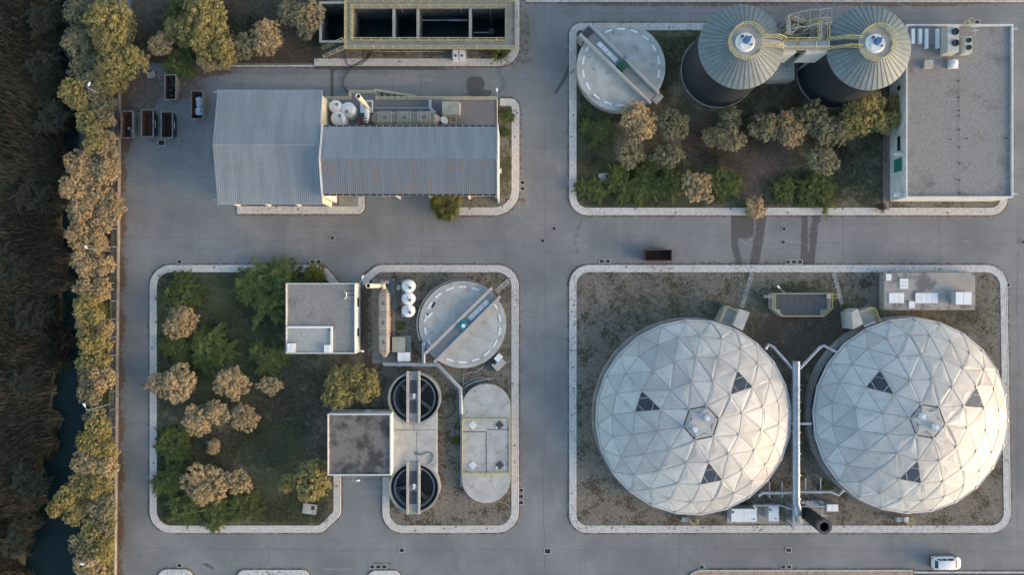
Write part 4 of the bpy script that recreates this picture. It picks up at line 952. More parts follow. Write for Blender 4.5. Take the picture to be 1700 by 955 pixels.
m = MB(); m.tube([W(814,14,2.2), W(816,40,-.2)], .03, 5); m.build('mixer_cable', GALV, bs)
for x in (667,765): 
    m = MB(); m.tube([W(x,13,2.2), W(x+1.5,21,1.2)], .035, 5); m.build('pipe', LGREY, bs)
# stair of the basin block
sa = Vector((*W(572,73,zb).xy, zb-.1)); sb_ = Vector((*W(538,89,.2).xy, .2)); n = 13; dv = (sb_-sa); side = Vector((-dv.y,dv.x,0)).normalized()*.55
for i in range(n):
    p = sa+dv*(i+.5)/n; q = MB(); q.beam((p-side).xy, (p+side).xy, .22, p.z-.05, p.z); q.build('tread', GRATE, bs)
for s in (-1,1):
    q = MB(); q.slant(sa+side*s*1.03, sb_+side*s*1.03, .05, .2); q.build('stringer', GALV, bs)
    railing(bs, [sa+side*s, sb_+side*s], spacing=1.2)
pipe_thing('wall_pipe', 'thin pale pipe along the foot of the basin block', [W(620,84,.4),W(660,85,.4),W(740,84.5,.4)], .05, LGREY, flanges=(.5,1.5))
g = 'white cabinets at the basin block'
for x, l in ((751.5,'left of the two white rounded cabinets below the basin block'),(762.3,'right of the two white rounded cabinets below the basin block')):
    t = T('white_cabinet', l, 'cabinet', (*W(x+5,90,.8).xy,.1), g); m = MB(); m.pb(x,82,x+9.6,98,.1,1.0); m.build('body', WPLAS, t)
    q = W(x+4.8,92,1.0); m = MB(); m.cyl(q.x,q.y,1.0,1.06,.16,n=14); m.build('cap', GRATE, t)
m = MB(); m.pb(749,82,775,99,0,.13); struct('cabinet_plinth', m, CONC)
for x in (857,):
    t = T('valve_stand', 'small grey valve stand at the right end of the basin block', 'valve', (*W(858,20,1).xy,0)); m = MB(); m.pb(855,17,860,25,0,1.4); m.build('box', LGREY, t)
    m = MB(); [m.pb(852,y,860,y+1,1.4,1.5) for y in (8,13,19,27)]; m.build('bracket', GALV, t)
# ---------------------------------------------------------------- covered clarifiers
def clarifier(label, px, py, rpx, z, b1, b2, motor, motm, panel, pbox, hatch_m):
    c = W(px, py, z); r = rpx/S*(1-z/H); t = T('covered_clarifier', label, 'tank', (c.x,c.y,0)); n = 72
    mb = MB(); mb.cyl(c.x,c.y,-.1,z-.02,r-.04,n=n); mb.build('wall', CONC, t, smooth=True)
    mb = MB(); mb.ring(c.x,c.y,z-.28,z+.03,r*.905,r,n); mb.build('rim', CONCW, t, smooth=True)
    mb = MB(); mb.cyl(c.x,c.y,z-.1,z,r*.905-.004,n=n); mb.build('cover_slab', CONCW, t)
    a1 = Vector(W(*b1[:2], z+.75)).xy; a2 = W(*b1[2:], z+.75).xy; b1_ = W(*b2[:2], z+.75).xy; b2_ = W(*b2[2:], z+.75).xy
    for A, B in ((a1,a2),(b1_,b2_)):
        mb = MB(); mb.beam(A,B,.34,z+.05,z+.75); mb.build('bridge_beam', RAILB, t)
        d = (B-A).normalized(); nn = Vector((-d.y,d.x)); o = -.22 if nn.dot(c.xy-A) < 0 else .22
        mb = MB(); mb.beam(A+nn*o,B+nn*o,.10,z+.3,z+.45); mb.build('cable_tray', GALV, t)
    mA = (a1+b1_)/2; mB_ = (a2+b2_)/2; d = (mB_-mA).normalized(); w = (a1-b1_).length-.36
    mb = MB(); mb.beam(mA+d*.5, mB_-d*.5, w, z+.02, z+.16); mb.build('bridge_deck', CONC, t)
    mb = MB(); q = W(*motor, z+.9).xy; mb.beam(q-d*.62, q+d*.62, 1.15, z+.16, z+.75); mb.build('drive_unit', motm, t)
    mb = MB(); mb.cyl(q.x+.1, q.y-.1, z+.75, z+1.1, .26, n=16); mb.build('drive_motor', WPLAS if motm is TEAL else GRATE, t)
    pa, pb_ = W(*panel[:2], z+.2).xy, W(*panel[2:], z+.2).xy
    for i in range(4):
        mb = MB(); mb.beam(pa.lerp(pb_, i/4+.01), pa.lerp(pb_, (i+1)/4-.01), .62, z+.17, z+.21); mb.build('deck_plate', WPAINT, t)
    hh = MB(); rr = r*.865; nh = 18; q0 = d.angle_signed(Vector((1,0)))
    hm = MB(); hm.box(-.52,-.13,.52,.13,0,.05); hme = hm.mesh('hatch', hatch_m)
    for i in range(nh):
        a = 2*math.pi*(i+.5)/nh; p = Vector((c.x+rr*math.cos(a), c.y+rr*math.sin(a)))
        rel = p-(mA+mB_)/2
        if abs(rel.x*-d.y+rel.y*d.x) < w/2+.5: continue
        put('hatch', hme, t, (p.x-c.x, p.y-c.y, z+.004), a+math.pi/2+rng.uniform(-.03,.03))
    return t, c, r
cg, cc, cr = clarifier('covered round clarifier with the green drive unit, upper right of the crossroads', 1031,111,73.5,1.8, (979,38,1094,153),(963,55.5,1081,170.5), (1034,107),GREENM,(993,70,1024,101),None,WPAINT)
mb = MB(); mb.beam(W(962,66,1.6).xy, W(984,45,1.6).xy, 1.1, .1, 1.9); mb.build('inlet_chamber', CONC, cg)
mb = MB(); mb.beam(W(971,58,2.1).xy, W(983,46,2.1).xy, 1.0, 1.9, 2.1); mb.build('chamber_cover', GRATE, cg)
mb = MB(); mb.beam(W(1085,170,1.6).xy, W(1097,157,1.6).xy, .9, .6, 1.9); mb.build('outlet_chamber', CONC, cg)
m = MB(); q = W(1038,94,2.7); m.ring(q.x,q.y,2.6,2.7,.16,.23,14); m.build('hand_ring', BLUEM, cg)
ct, tc, trr = clarifier('covered round clarifier with the teal drive unit, in the middle island', 768,539,72.5,1.1, (816.5,478,706,587),(831,492.5,721,602.5), (768,540),TEAL,(810,500,779,530),None,WPAINT)
for (x0,y0,x1,y1) in ((704,531,710,521),(717,511,722,502)):
    m = MB(); m.beam(W(x0,y0,1.2).xy, W(x1,y1,1.2).xy, .3, 1.1, 1.12); m.build('open_slot', DARK, ct)
m = MB(); m.beam(W(706,530,1.3).xy, W(718,519,1.3).xy, .28, 1.13, 1.2); m.build('lifted_hatch', WPAINT, ct)
m = MB(); m.ring(tc.x,tc.y,1.6,1.66,trr+.18,trr+.25,60,R(75),R(200)); m.ring(tc.x,tc.y,1.1,1.15,trr+.18,trr+.25,60,R(75),R(200))
for i in range(11):
    a = R(75+12.5*i); m.box(tc.x+(trr+.21)*math.cos(a)-.03, tc.y+(trr+.21)*math.sin(a)-.03, tc.x+(trr+.21)*math.cos(a)+.03, tc.y+(trr+.21)*math.sin(a)+.03, .1, 1.6)
m.build('guard_rail', GALV, ct)
sc = T('sampling_chamber', 'concrete outlet chamber with an open white lid beside the teal-drive clarifier', 'chamber', (*W(829,600,0).xy,0))
m = MB(); m.beam(W(821,612,.8).xy, W(835,598,.8).xy, 1.25, 0, .8); m.build('chamber', CONCW, sc)
m = MB(); m.beam(W(810,613,.5).xy, W(820,603,.5).xy, 1.1, 0, .45); m.build('ramp_slab', GRATE, sc)
m = MB(); m.beam(W(819,605,.9).xy, W(824,599,.9).xy, .45, .8, .82); m.build('opening', DARK, sc)
m = MB(); m.beam(W(823,599,1).xy, W(832,590,1).xy, .75, .83, .9); m.build('lid', WPAINT, sc)
def stepping(label, a, b, n, w, grp):
    A = W(*a, .12); B = W(*b, .12); t = T('slab_path', label, 'path', (*A.xy,0), grp); d = (B-A).xy.normalized(); L_ = (B-A).length; nn = Vector((-d.y,d.x))
    for i in range(n):
        for s in (-1,1):
            m = MB(); p = A.xy+d*L_*(i+.06)/n+nn*s*w/4; q = A.xy+d*L_*(i+.94)/n+nn*s*w/4; m.beam(p,q,w/2-.04,.05,.125+rng.uniform(0,.012)); m.build('slab', PAVEB, t)
PAVEB = mat('worn_slab', (.44,.42,.39), (.30,.29,.27), 2, spot=(.13,.125,.115), sscale=3, sth=(.5,.62))
stepping('short slab path from the pavement corner up to the teal-drive clarifier', (845,466), (823,485), 5, .75, None)
stepping('slab path from the pavement to the railed platform of the left dome', (1249,453), (1231,511), 12, .6, None)
stepping('slab path from the pavement to the concrete hut of the right dome', (1384,453), (1401,516), 12, .6, None)
# ---------------------------------------------------------------- open thickeners and their deck
dk = T('thickener_deck', 'pale concrete deck joining the two open round thickeners beside the square shed', 'deck', (*W(687,740,0).xy,0))
def arc_y(x, cy, r, s):
    d = r*r-(x-687.5)**2; return cy+s*math.sqrt(d) if d > 0 else cy
for xa, xb, up in ((649,687.1,True),(687.9,725,True),(649,691.6,False),(692.4,725,False)):
    xs_ = [xa+(xb-xa)*i/16 for i in range(17)]
    if up: top_ = [(x, max(680, arc_y(x, 662, 43.9, 1))) for x in xs_]; bot_ = [(x, 714.2) for x in reversed(xs_)]
    else: top_ = [(x, 715) for x in xs_]; bot_ = [(x, min(792, arc_y(x, 811, 42.7, -1))) for x in reversed(xs_)]
    m = MB(); m.prism([W(x,y,1.5).xy for x, y in top_+bot_], 0, 1.5); m.build('slab', CONCW, dk)
def thickener(label, px, py, rpx, phase, ya, yb_):
    z = 1.6; c = W(px,py,z); r = rpx/S*(1-z/H); t = T('open_thickener', label, 'tank', (c.x,c.y,0), 'open round thickeners')
    m = MB(); m.ring(c.x,c.y,0,z,r*.93,r,72); m.build('wall', CONC, t, smooth=True)
    m = MB(); m.ring(c.x,c.y,z-1.2,z-1.1,r*.80,r*.93,72); m.build('launder_floor', CONCD, t)
    m = MB(); m.ring(c.x,c.y,z-1.6,z-.25,r*.775,r*.795,72); m.build('weir_plate', GALV, t)
    m = MB(); m.ring(c.x,c.y,z-.9,z-.45,r*.735,r*.745,72); m.build('scum_baffle', GALV, t)
    m = MB(); m.ring(c.x,c.y,z-1.65,z-.95,r*.64,r*.72,60, R(150+phase*40), R(290+phase*40)); m.build('bench', CONCD, t)
    m = MB(); m.cyl(c.x,c.y,.02,.2,r*.925,n=60); m.build('sludge_surface', DARK, t)
    for k in range(3):
        a = R(40+phase*30)+k*math.pi*2/3 if phase else R((48,-36,138,230)[k]); 
        d = Vector((math.cos(a), math.sin(a), 0)); nn = Vector((-d.y,d.x,0))
        for s in (-.13,.13):
            m = MB(); m.slant(Vector((c.x,c.y,z-1.1))+nn*s, Vector((c.x,c.y,z-1.1))+d*r*.72+nn*s, .055, .1); m.build('rake_arm', LGREY, t)
        for f in (.45,.68):
            m = MB(); q = Vector((c.x,c.y,z-1.08))+d*r*f; m.slant(q-nn*.13,q+nn*.13,.05,.08); m.build('rake_tie', LGREY, t)
    for x in (676.2, 695.2):
        m = MB(); m.pb(x-1.6, ya, x+1.6, yb_, z-.4, z+.35); m.build('bridge_beam', RAILB, t)
    m = MB(); m.pb(678.4, ya, 693, yb_, z-.15, z+.02); m.build('bridge_deck', CONC, t)
    h = (yb_-ya)
    for f0, f1 in ((.17,.42),(.55,.80)):
        m = MB(); m.pb(680.5, ya+h*f0, 691.5, ya+h*f1, z+.03, z+.06); m.build('deck_grating', GRATE, t)
    q = W(687, ya+h*.5, z+.6); m = MB(); m.cyl(q.x,q.y,z+.02,z+.6,.14,n=14); m.cyl(q.x,q.y+.3,z+.02,z+.3,.2,n=14); m.build('drive', WPLAS, t)
thickener('upper open round thickener with a twin-beam bridge, next to the square shed', 687.5,662,43.8,0,617,704)
thickener('lower open round thickener with a twin-beam bridge, near the pavement', 687.5,811,42.6,1,768,855)
# ---------------------------------------------------------------- oval tank
zo = 1.0; ov = T('oval_tank', 'covered oval concrete tank with a yellow-railed middle, by the right pavement of the middle island', 'tank', (*W(807,736,0).xy,0))
def stadium(x, y0, y1, r, z, n=24):
    c0 = W(x,y0,z); c1 = W(x,y1,z); rw = r/S*(1-z/H)
    return [(c0.x+rw*math.cos(math.pi*i/n), c0.y+rw*math.sin(math.pi*i/n)) for i in range(n+1)] + [(c1.x+rw*math.cos(math.pi+math.pi*i/n), c1.y+rw*math.sin(math.pi+math.pi*i/n)) for i in range(n+1)]
m = MB(); m.prism(stadium(807.2,678.5,795.5,40.5,zo), 0, zo); m.build('tank_body', CONCW, ov)
for q in ((806.6,717,807.8,790),(768,717,806,718.2),(808,713,846,714.2)):
    m = MB(); m.pb(*q, zo, zo+.012); m.build('expansion_joint', CONCD, ov)
railing(ov, P((768,785.5,zo),(846,785.5,zo),(846,695.5,zo),(768,695.5,zo)), h=.95, closed=True, spacing=1.2, m=YEL, r=.045)
for x, y, mm_, nm in ((785,706.5,WPAINT,'hatch'),(829.5,706,GRATE,'open_hatch'),(785,773,WPAINT,'hatch'),(830,772.5,GRATE,'open_hatch')):
    q = W(x,y,zo); m = MB(); m.box(-.42,-.42,.42,.42,0,.07); o = put(nm, m.mesh(nm, mm_), ov, (q.x-wloc(ov).x, q.y-wloc(ov).y, zo), R(40))
    if nm == 'open_hatch': m = MB(); m.box(-.66,-.1,-.44,.12,0,.1); put('hinge_box', m.mesh('hinge_box', WPAINT), o)
    else:
        m = MB(); [m.box(-.42,-.42+.28*i,.42,-.40+.28*i,.07,.085) for i in range(1,3)]; put('rib', m.mesh('rib', LGREY), o)
# ---------------------------------------------------------------- silos
ze, zp = 9.4, 10.95
def silo(label, px, py, rpx, gap):
    c = W(px,py,ze); r = rpx/S*(1-ze/H); t = T('silo', label, 'silo', (c.x,c.y,0), 'twin silos'); n = 44
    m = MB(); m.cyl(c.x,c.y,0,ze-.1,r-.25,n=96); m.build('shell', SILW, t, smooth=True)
    m = MB(); m.ring(c.x,c.y,0,.35,r-.22,r-.08,96); m.build('base_kerb', CONC, t)
    ri = 1.95; a = math.pi/n; m = MB()
    q = [(ri*math.cos(-a),ri*math.sin(-a)),(r*math.cos(-a),r*math.sin(-a)),(r*math.cos(a),r*math.sin(a)),(ri*math.cos(a),ri*math.sin(a))]
    zz = (zp-.15, ze, ze, zp-.15)
    m.add([(x,y,z) for (x,y),z in zip(q,zz)]+[(x,y,z-.08) for (x,y),z in zip(q,zz)], [(0,1,2,3),(7,6,5,4),(1,5,6,2)])
    sm = MB(); sm.slant((ri*math.cos(a),ri*math.sin(a),zp-.15),(r*1.004*math.cos(a),r*1.004*math.sin(a),ze),.032,.04)
    me = m.mesh('roof_panel', SILR); ms = sm.mesh('seam', SILR2)
    for i in range(n):
        o = put('roof_panel', me, t, (0,0,0), 2*math.pi*i/n); put('seam', ms, o)
    m = MB(); m.cyl(c.x,c.y,zp-.4,zp,2.1,n=12); m.build('platform', CONC, t)
    z = zp; pts = []
    for i in range(13):
        a = gap+R(26)+(2*math.pi-R(52))*i/12; pts.append(Vector((c.x+2.12*math.cos(a), c.y+2.12*math.sin(a), z)))
    railing(t, pts, h=1.1, spacing=1.2, r=.045)
    m = MB(); m.cyl(c.x,c.y,z,z+.28,1.22,1.05,n=36); m.build('cap', WPLAS, t, smooth=True)
    m = MB(); m.cyl(c.x+.05,c.y+.1,z+.28,z+.8,.42,.36,n=18); m.cyl(c.x-.12,c.y+.25,z+.3,z+1.0,.2,n=14); m.build('drive_motor', BLUEM, t, smooth=True)
    for dx, dy, rr, mm_ in ((-.5,-.5,.27,WPLAS),(-.45,.62,.16,GRATE),(.55,.5,.12,GRATE),(.62,-.4,.1,GRATE),(.1,-.15,.1,REDP)):
        m = MB(); m.cyl(c.x+dx,c.y+dy,z+.2,z+.48,rr,n=16); m.build('nozzle', mm_, t)
    m = MB(); m.ring(c.x,c.y,zp-1.05,zp-.9,2.75,2.85,60,R(100),R(330)); m.build('safety_cable', STEEL, t)
    return t, c
SILR2 = mat('silo_seam', (.12,.135,.135), (.095,.105,.105), 2, rough=.6)
s1, c1 = silo('left one of the two tall dark silos with a ribbed conical roof', 1230,77,70.8,0)
s2, c2 = silo('right one of the two tall dark silos, beside the flat gravel roof', 1442,79,70.6,math.pi)
br = T('silo_bridge', 'walkway with yellow railings joining the tops of the two silos', 'walkway', (*W(1338,74,zp).xy, 0))
zb_ = 9.7
mb = MB(); mb.pb(1300.6,66.5,1377,82,zb_-.2,zb_); mb.build('platform', CONC, br)
for x0, x1 in ((1303,1320),(1327,1352),(1357,1374)):
    m = MB(); m.pb(x0,68,x1,80,zb_+.003,zb_+.04); m.build('deck_plate', GALV, br)
for x in (1300,1354.5,1375.5):
    m = MB(); m.pb(x,67,x+1.8,82,zb_,zb_+.09); m.build('edge_beam', WHITE, br)
def bridge_ramp(a, b, w):
    a = Vector(a); b = Vector(b); n = 9
    for i in range(n):
        p = a.lerp(b, (i+.04)/n); q = a.lerp(b, (i+.96)/n); m = MB(); m.slant(p, q, w, .05); m.build('tread', CONC if a.x < 38 and a.x < b.x else GRATE, br)
A1 = Vector((c1.x+2.0, c1.y-.0, zp-.06)); B1 = W(1300.6,74.2,zb_); A2 = Vector((c2.x-2.0, c2.y, zp-.06)); B2 = W(1377,74.2,zb_)
bridge_ramp(A1, B1, .95); bridge_ramp(A2, B2, .95)
for s in (-1,1):
    o = Vector((0,.55*s,0)); M1 = A1.lerp(B1,.55); M1.z = zp-.02; M2 = A2.lerp(B2,.5); M2.z = zp-.05
    railing(br, [A1+o*.95, M1+o, B1+o+Vector((0,.02*s,0))], h=1.1, spacing=1.3, r=.045)
    railing(br, [A2+o*.95, M2+o, B2+o], h=1.1, spacing=1.3, r=.045)
railing(br, [W(1301,81.5,zb_), W(1377,81.5,zb_)], h=1.1, spacing=1.5, r=.045)
railing(br, [W(1301,67,zb_), W(1357,67,zb_), W(1357,42,zb_), W(1345,44,zb_)], h=1.1, spacing=1.5, r=.045)
railing(br, [W(1377,67,zb_), W(1370.5,67,zb_), W(1370.5,34,zb_), W(1357,34,zb_), W(1318,43,7.2)], h=1.1, spacing=1.5, r=.045)
m = MB(); m.pb(1358.5,34,1369.5,66.3,zb_-.15,zb_); m.build('platform', CONC, br)
for x0,x1 in ((1301,1322),(1339,1377)):
    m = MB(); m.pb(x0,82.3 if x0<1310 else 82.3,x1,86.5,5.6,zb_-.25); m.build('support_panel', CREAM if False else WHITE, br)
for x in (1306,1319,1345,1372):
    q = W(x,79,zb_); m = MB(); m.box(q.x-.14,q.y-.14,q.x+.14,q.y+.14,0,zb_-.21); m.build('column', GALV, br)
# steel stair tower
tw = T('stair_tower', 'steel lattice stair tower with yellow handrails standing between the silos', 'stair tower', (*W(1344,45,8).xy,0))
zt2 = 11.6; X0 = W(1309,0,zt2).x; X1 = W(1380.5,0,zt2).x; Ya = W(0,49,zt2).y; Yb = W(0,24,zt2).y; Yc = W(0,13,zt2).y; Yd = W(0,37,zt2).y
def fx(t_): return X0+(X1-X0)*t_
top = [(fx(0), Yb), (fx(.22), Yb+.28), (fx(.5), Yb+.62), (fx(.73), Yc-.15), (fx(1), Yc)]; bot = [(fx(0), Ya), (fx(.22), Ya+.3), (fx(.5), Ya+.5), (fx(.73), Yd-.1), (fx(1), Yd)]
for line in (top, bot):
    m = MB(); [m.slant((*p,zt2),(*q,zt2),.09,.1) for p, q in zip(line, line[1:])]; m.build('top_beam', STEEL, tw)
for p, q in zip(top, bot):
    m = MB(); m.slant((*p,zt2),(*q,zt2),.08,.1); m.build('cross_beam', STEEL, tw)
    for c in (p, q):
        m = MB(); m.box(c[0]-.07,c[1]-.07,c[0]+.07,c[1]+.07,0,zt2); m.build('column', STEEL, tw)
for z in (3.0, 6.0, 9.0):
    for p, q in ((top[0],top[-1]),(bot[0],bot[-1]),(top[0],bot[0]),(top[-1],bot[-1])):
        m = MB(); m.slant((*p,z),(*q,z),.08,.1); m.build('ledger', STEEL, tw)
for i in range(4):
    for za in (6.0, zt2-2.6):
        p, q = (top[i], top[i+1]) if i % 2 else (top[i+1], top[i]); m = MB(); m.tube([(*p,za),(*q,za+2.6)], .035, 4); m.build('brace', STEEL, tw)
for p, q in ((top[1],bot[2]),(top[3],bot[4]),(bot[3],top[4])):
    m = MB(); m.tube([(*p,zt2),(*q,zt2)], .035, 4); m.build('brace', STEEL, tw)
for k in range(4):
    za = 1.0+2.2*k; xa, xb = (fx(.2), fx(.82)) if k % 2 == 0 else (fx(.82), fx(.2)); yy_ = Ya+.55+(.95 if k % 2 else 0)
    nst = 11
    for i in range(nst):
        p = Vector((xa+(xb-xa)*(i+.5)/nst, yy_, za+2.2*(i+.5)/nst)); m = MB(); m.box(p.x-.13,p.y-.42,p.x+.13,p.y+.42,p.z-.04,p.z); m.build('tread', GRATE, tw)
    for s in (-1,1):
        railing(tw, [(xa,yy_+.45*s,za),(xb,yy_+.45*s,za+2.2)], h=1.0, spacing=1.4, r=.035)
    m = MB(); xe = xb+(.6 if xb > xa else -.6); m.box(min(xb,xe),Ya+.1,max(xb,xe),Ya+2.1,za+2.15,za+2.2); m.build('landing', GALV, tw)
    railing(tw, [(xb,Ya+.1,za+2.2),(xe,Ya+.1,za+2.2),(xe,Ya+2.1,za+2.2),(xb,Ya+2.1,za+2.2)], h=1.0, spacing=1.2)
flat_building('pump_house', 'small plain concrete block wedged below the bridge between the two silos', 1276,84,1319.5,131,2.4,.12,CONC,CONCW,.06)
# ---------------------------------------------------------------- flat roofed building, right
zR = 4.0
fbld = flat_building('flat_roofed_building', 'big flat-roofed building with grey gravel roof and white parapet in the upper right corner', 1504.3,39.4,1682.5,328,zR,.2,WHITE,GRAVEL,.35)
def onb(nm, m_, x0,y0,x1,y1,z0,z1, par=fbld):
    m = MB(); m.pb(x0,y0,x1,y1,z0,z1); return m.build(nm, m_, par)
xw = W(1504.3,0,zR).x
for y0, y1, nm, mt, w0, w1 in ((264,285,'window',GLASSG,1.2,3.1),(227,251,'slot_window',GLASS,2.0,2.7),(143,150,'slot_window',GLASS,2.0,2.7)):
    ya, yb2 = W(0,y1,2).y, W(0,y0,2).y; m = MB(); m.box(xw-.05,ya,xw-.003,yb2,w0,w1); o = m.build(nm, mt, fbld)
    if nm == 'window':
        m = MB(); [m.box(xw-.07,y_-.03,xw-.052,y_+.03,w0,w1) for y_ in (ya,(ya+yb2)/2,yb2)]; m.box(xw-.07,ya,xw-.052,yb2,(w0+w1)/2-.03,(w0+w1)/2+.03); m.build('frame', GLASSG, o)
for py in (258, 324):
    y = W(0,py,2.5).y; m = MB(); m.box(xw-1.2,y-.2,xw-.01,y+.2,2.5 if False else 3.0,3.4); m.build('canopy_beam', WHITE, fbld)
for y in (47, 322):
    q = W(1683,y,3.6); m = MB(); m.box(q.x,q.y-.12,q.x+.5,q.y+.12,3.5,3.7); m.build('rain_outlet', GALV, fbld)
for i, (x, y0, y1) in enumerate(((1514,47,71),(1526,47,71),(1536.5,47,79),(1555,47,79),(1564.5,47,78))):
    onb('skylight_strip', WPAINT, x,y0,x+5,y1,zR-.3,zR+.05)
ACW = mat('ac_casing', (.50,.50,.46), (.42,.42,.39), 1.5, rough=.5, fine=.05)
def ac(label, x0,y0,x1,y1,z,fans,r):
    t = T('air_conditioner', label, 'air conditioner', (*W((x0+x1)/2,(y0+y1)/2,z).xy, zR-.3), 'rooftop air conditioners')
    m = MB(); m.pb(x0,y0,x1,y1,zR-.15,z); m.build('casing', ACW, t)
    for fx_, fy in fans:
        q = W(fx_,fy,z); m = MB(); m.ring(q.x,q.y,z,z+.16,r*.92,r*1.08,28); m.build('fan_shroud', BLK, t)
        m = MB(); m.cyl(q.x,q.y,z,z+.03,r*.91,n=28); o = m.build('fan_well', BLK, t)
        m = MB(); [m.slant((q.x+.08*math.cos(a),q.y+.08*math.sin(a),z+.06),(q.x+r*.85*math.cos(a),q.y+r*.85*math.sin(a),z+.09),.16,.01) for a in (0,2.09,4.19)]; m.build('blade', GRATE, t)
    m = MB(); [m.pb(x0-2.2,y0+f*(y1-y0),x0,y0+f*(y1-y0)+1.5,zR-.25,zR+.3) for f in (.05,.5,.9)]; m.build('bracket', GALV, t)
    return t
ac('larger rooftop air conditioner with two big black fans', 1573.5,43,1592,85.5,zR+1.5,((1585.5,52),(1585.8,71)),.41)
ac('smaller rooftop air conditioner with two black fans, right of the larger one', 1601,60,1614,87,zR+.9,((1608,66.5),(1608,78.5)),.30)
m = MB(); m.pb(1594.5,60,1599,87,zR-.28,zR+.35); tag(m.build('duct_box', LGREY), 'slim grey duct box between the two rooftop air conditioners', 'duct')
t = boxthing('roof_hatch', 'beige square roof hatch left of the round vent on the flat roof', 'hatch', CONCW, 1535.5,99,1549.5,112,zR-.28,zR+.25,'curb')
t = T('roof_ventilator', 'round white ventilator on a square base on the flat roof', 'ventilator', (*W(1584,104,zR).xy,zR-.28))
m = MB(); m.pb(1575.5,98.5,1591,112.5,zR-.27,zR); m.build('base', WPAINT, t)
m = MB(); q = W(1584.5,104,zR+.5); m.cyl(q.x,q.y,zR,zR+.45,.52,n=32); m.cyl(q.x,q.y,zR+.45,zR+.6,.52,.2,n=32); m.build('cowl', WPLAS, t, smooth=True)
m = MB(); q = W(1584.5,104,zR+.5); m.ring(q.x,q.y,zR+.3,zR+.36,.5,.56,32); m.build('band', LGREY, t)
m = MB(); [m.cyl(*W(x,y,zR-.2).xy,zR-.24,zR-.1,.09,n=10) for x,y in ((1591,134),(1591.5,161),(1592,183),(1592,191.5),(1592.5,215),(1578,231),(1605,230),(1593,244),(1671,229),(1593,271),(1593,299),(1593,320))]; m.build('roof_drain', BLK, fbld)
m = MB(); [m.pb(*q, zR-.24, zR-.232) for q in ((1592,115,1592.5,326),)]; m.build('membrane_joint', GRAVELD, fbld)
lad = T('cage_ladder', 'yellow caged roof ladder at the top edge of the flat roof', 'ladder', (*W(1610,38,zR).xy,0))
q = W(1610,35.5,zR+.6)
for z in (1.8,2.6,3.4,4.2,4.9):
    m = MB(); m.ring(q.x,q.y,z,z+.06,.36,.41,14); m.build('hoop', YEL, lad)
for s in (-.25,.25):
    m = MB(); m.tube([(q.x+s,q.y-.35,.3),(q.x+s,q.y-.35,5.1)], .035, 6); m.build('stile', YEL, lad)
for i in range(14):
    m = MB(); m.tube([(q.x-.25,q.y-.35,.5+i*.32),(q.x+.25,q.y-.35,.5+i*.32)], .02, 5); m.build('rung', YEL, lad)
m = MB(); [m.tube([W(a,b,zR+.3),W(c,d,zR+.3)], .05, 6) for a,b,c,d in ((1613,44,1622,44),(1613,50,1625,50),(1618,40,1618,58))]; tag(m.build('roof_pipes', GALV), 'grey pipe frame on the flat roof below the caged ladder', 'pipes')
# paved strip left of that building
m = MB(); m.pb(1466,210,1476,348,0,.13); struct('side_pavement', m, mat('red_paving', (.26,.20,.165), (.20,.155,.13), 3, spot=(.12,.10,.09), sscale=3))
# ---------------------------------------------------------------- small flat roofed building with a sunken court
zc_ = 3.3
fb2 = flat_building('courtyard_building', 'small flat-roofed building with gravel roof and a paler sunken court in its lower left corner', 474.4,470.3,589.5,587.6,zc_,.13,WHITE,GRAVEL,.28)
m = MB(); m.pb(589.6,470,590.2,587.6,0,zc_-.01)
xe = W(589.5,0,zc_).x
for py, w in ((502,1.2),(552,1.1)):
    y = W(0,py,2).y; m = MB(); m.box(xe+.007,y-w/2,xe+.05,y+w/2,1.1,2.1); m.build('slot_window', GLASS, fb2)
for q in ((476.2,542,551.8,545.2),(548.4,545.2,551.8,586.3)):
    onb('court_wall', WPAINT, *q, zc_-.29, zc_+.01, fb2)
m = MB(); m.pb(476.4,545.3,548.3,586.2,zc_-.24,zc_-.19); m.build('court_slab', mat('court_concrete', (.40,.41,.38), (.33,.34,.32), .4, spot=(.09,.085,.08), sscale=.35, sth=(.56,.62)), fb2)
for q, l in (((476.8,570.5,489.5,585.5),'white cabinet in the left corner of the sunken court'),((538,573,548,585.5),'white cabinet in the right corner of the sunken court')):
    boxthing('roof_cabinet', l, 'cabinet', LGREY, *q, zc_-.18, zc_+.25, lid=WPAINT)
rr_ = T('roof_pipe_rack', 'bent white pipe bracket on the gravel roof of the courtyard building', 'pipe', (*W(580,491,zc_).xy, zc_-.22))
m = MB(); m.tube([W(572,496.5,zc_),W(575,494,zc_),W(575,486,zc_),W(572.5,485,zc_)], .07, 6); m.build('bend', WPAINT, rr_)
m = MB(); [m.tube([W(575,y,zc_),W(588.5,y,zc_)], .04, 6) for y in (486.5,494)]; m.build('pipe', LGREY, rr_)
# ---------------------------------------------------------------- square shed
fb3 = flat_building('square_shed', 'square shed with a dark mossy gravel roof and white parapet above the short driveway', 543.6,687.8,649,790.5,3.4,.16,WHITE,GRAVELD,.3)
t = boxthing('wall_unit', 'small grey box behind the parapet above the square shed', 'box', LGREY, 606,681.5,614,686,1.5,2.4)
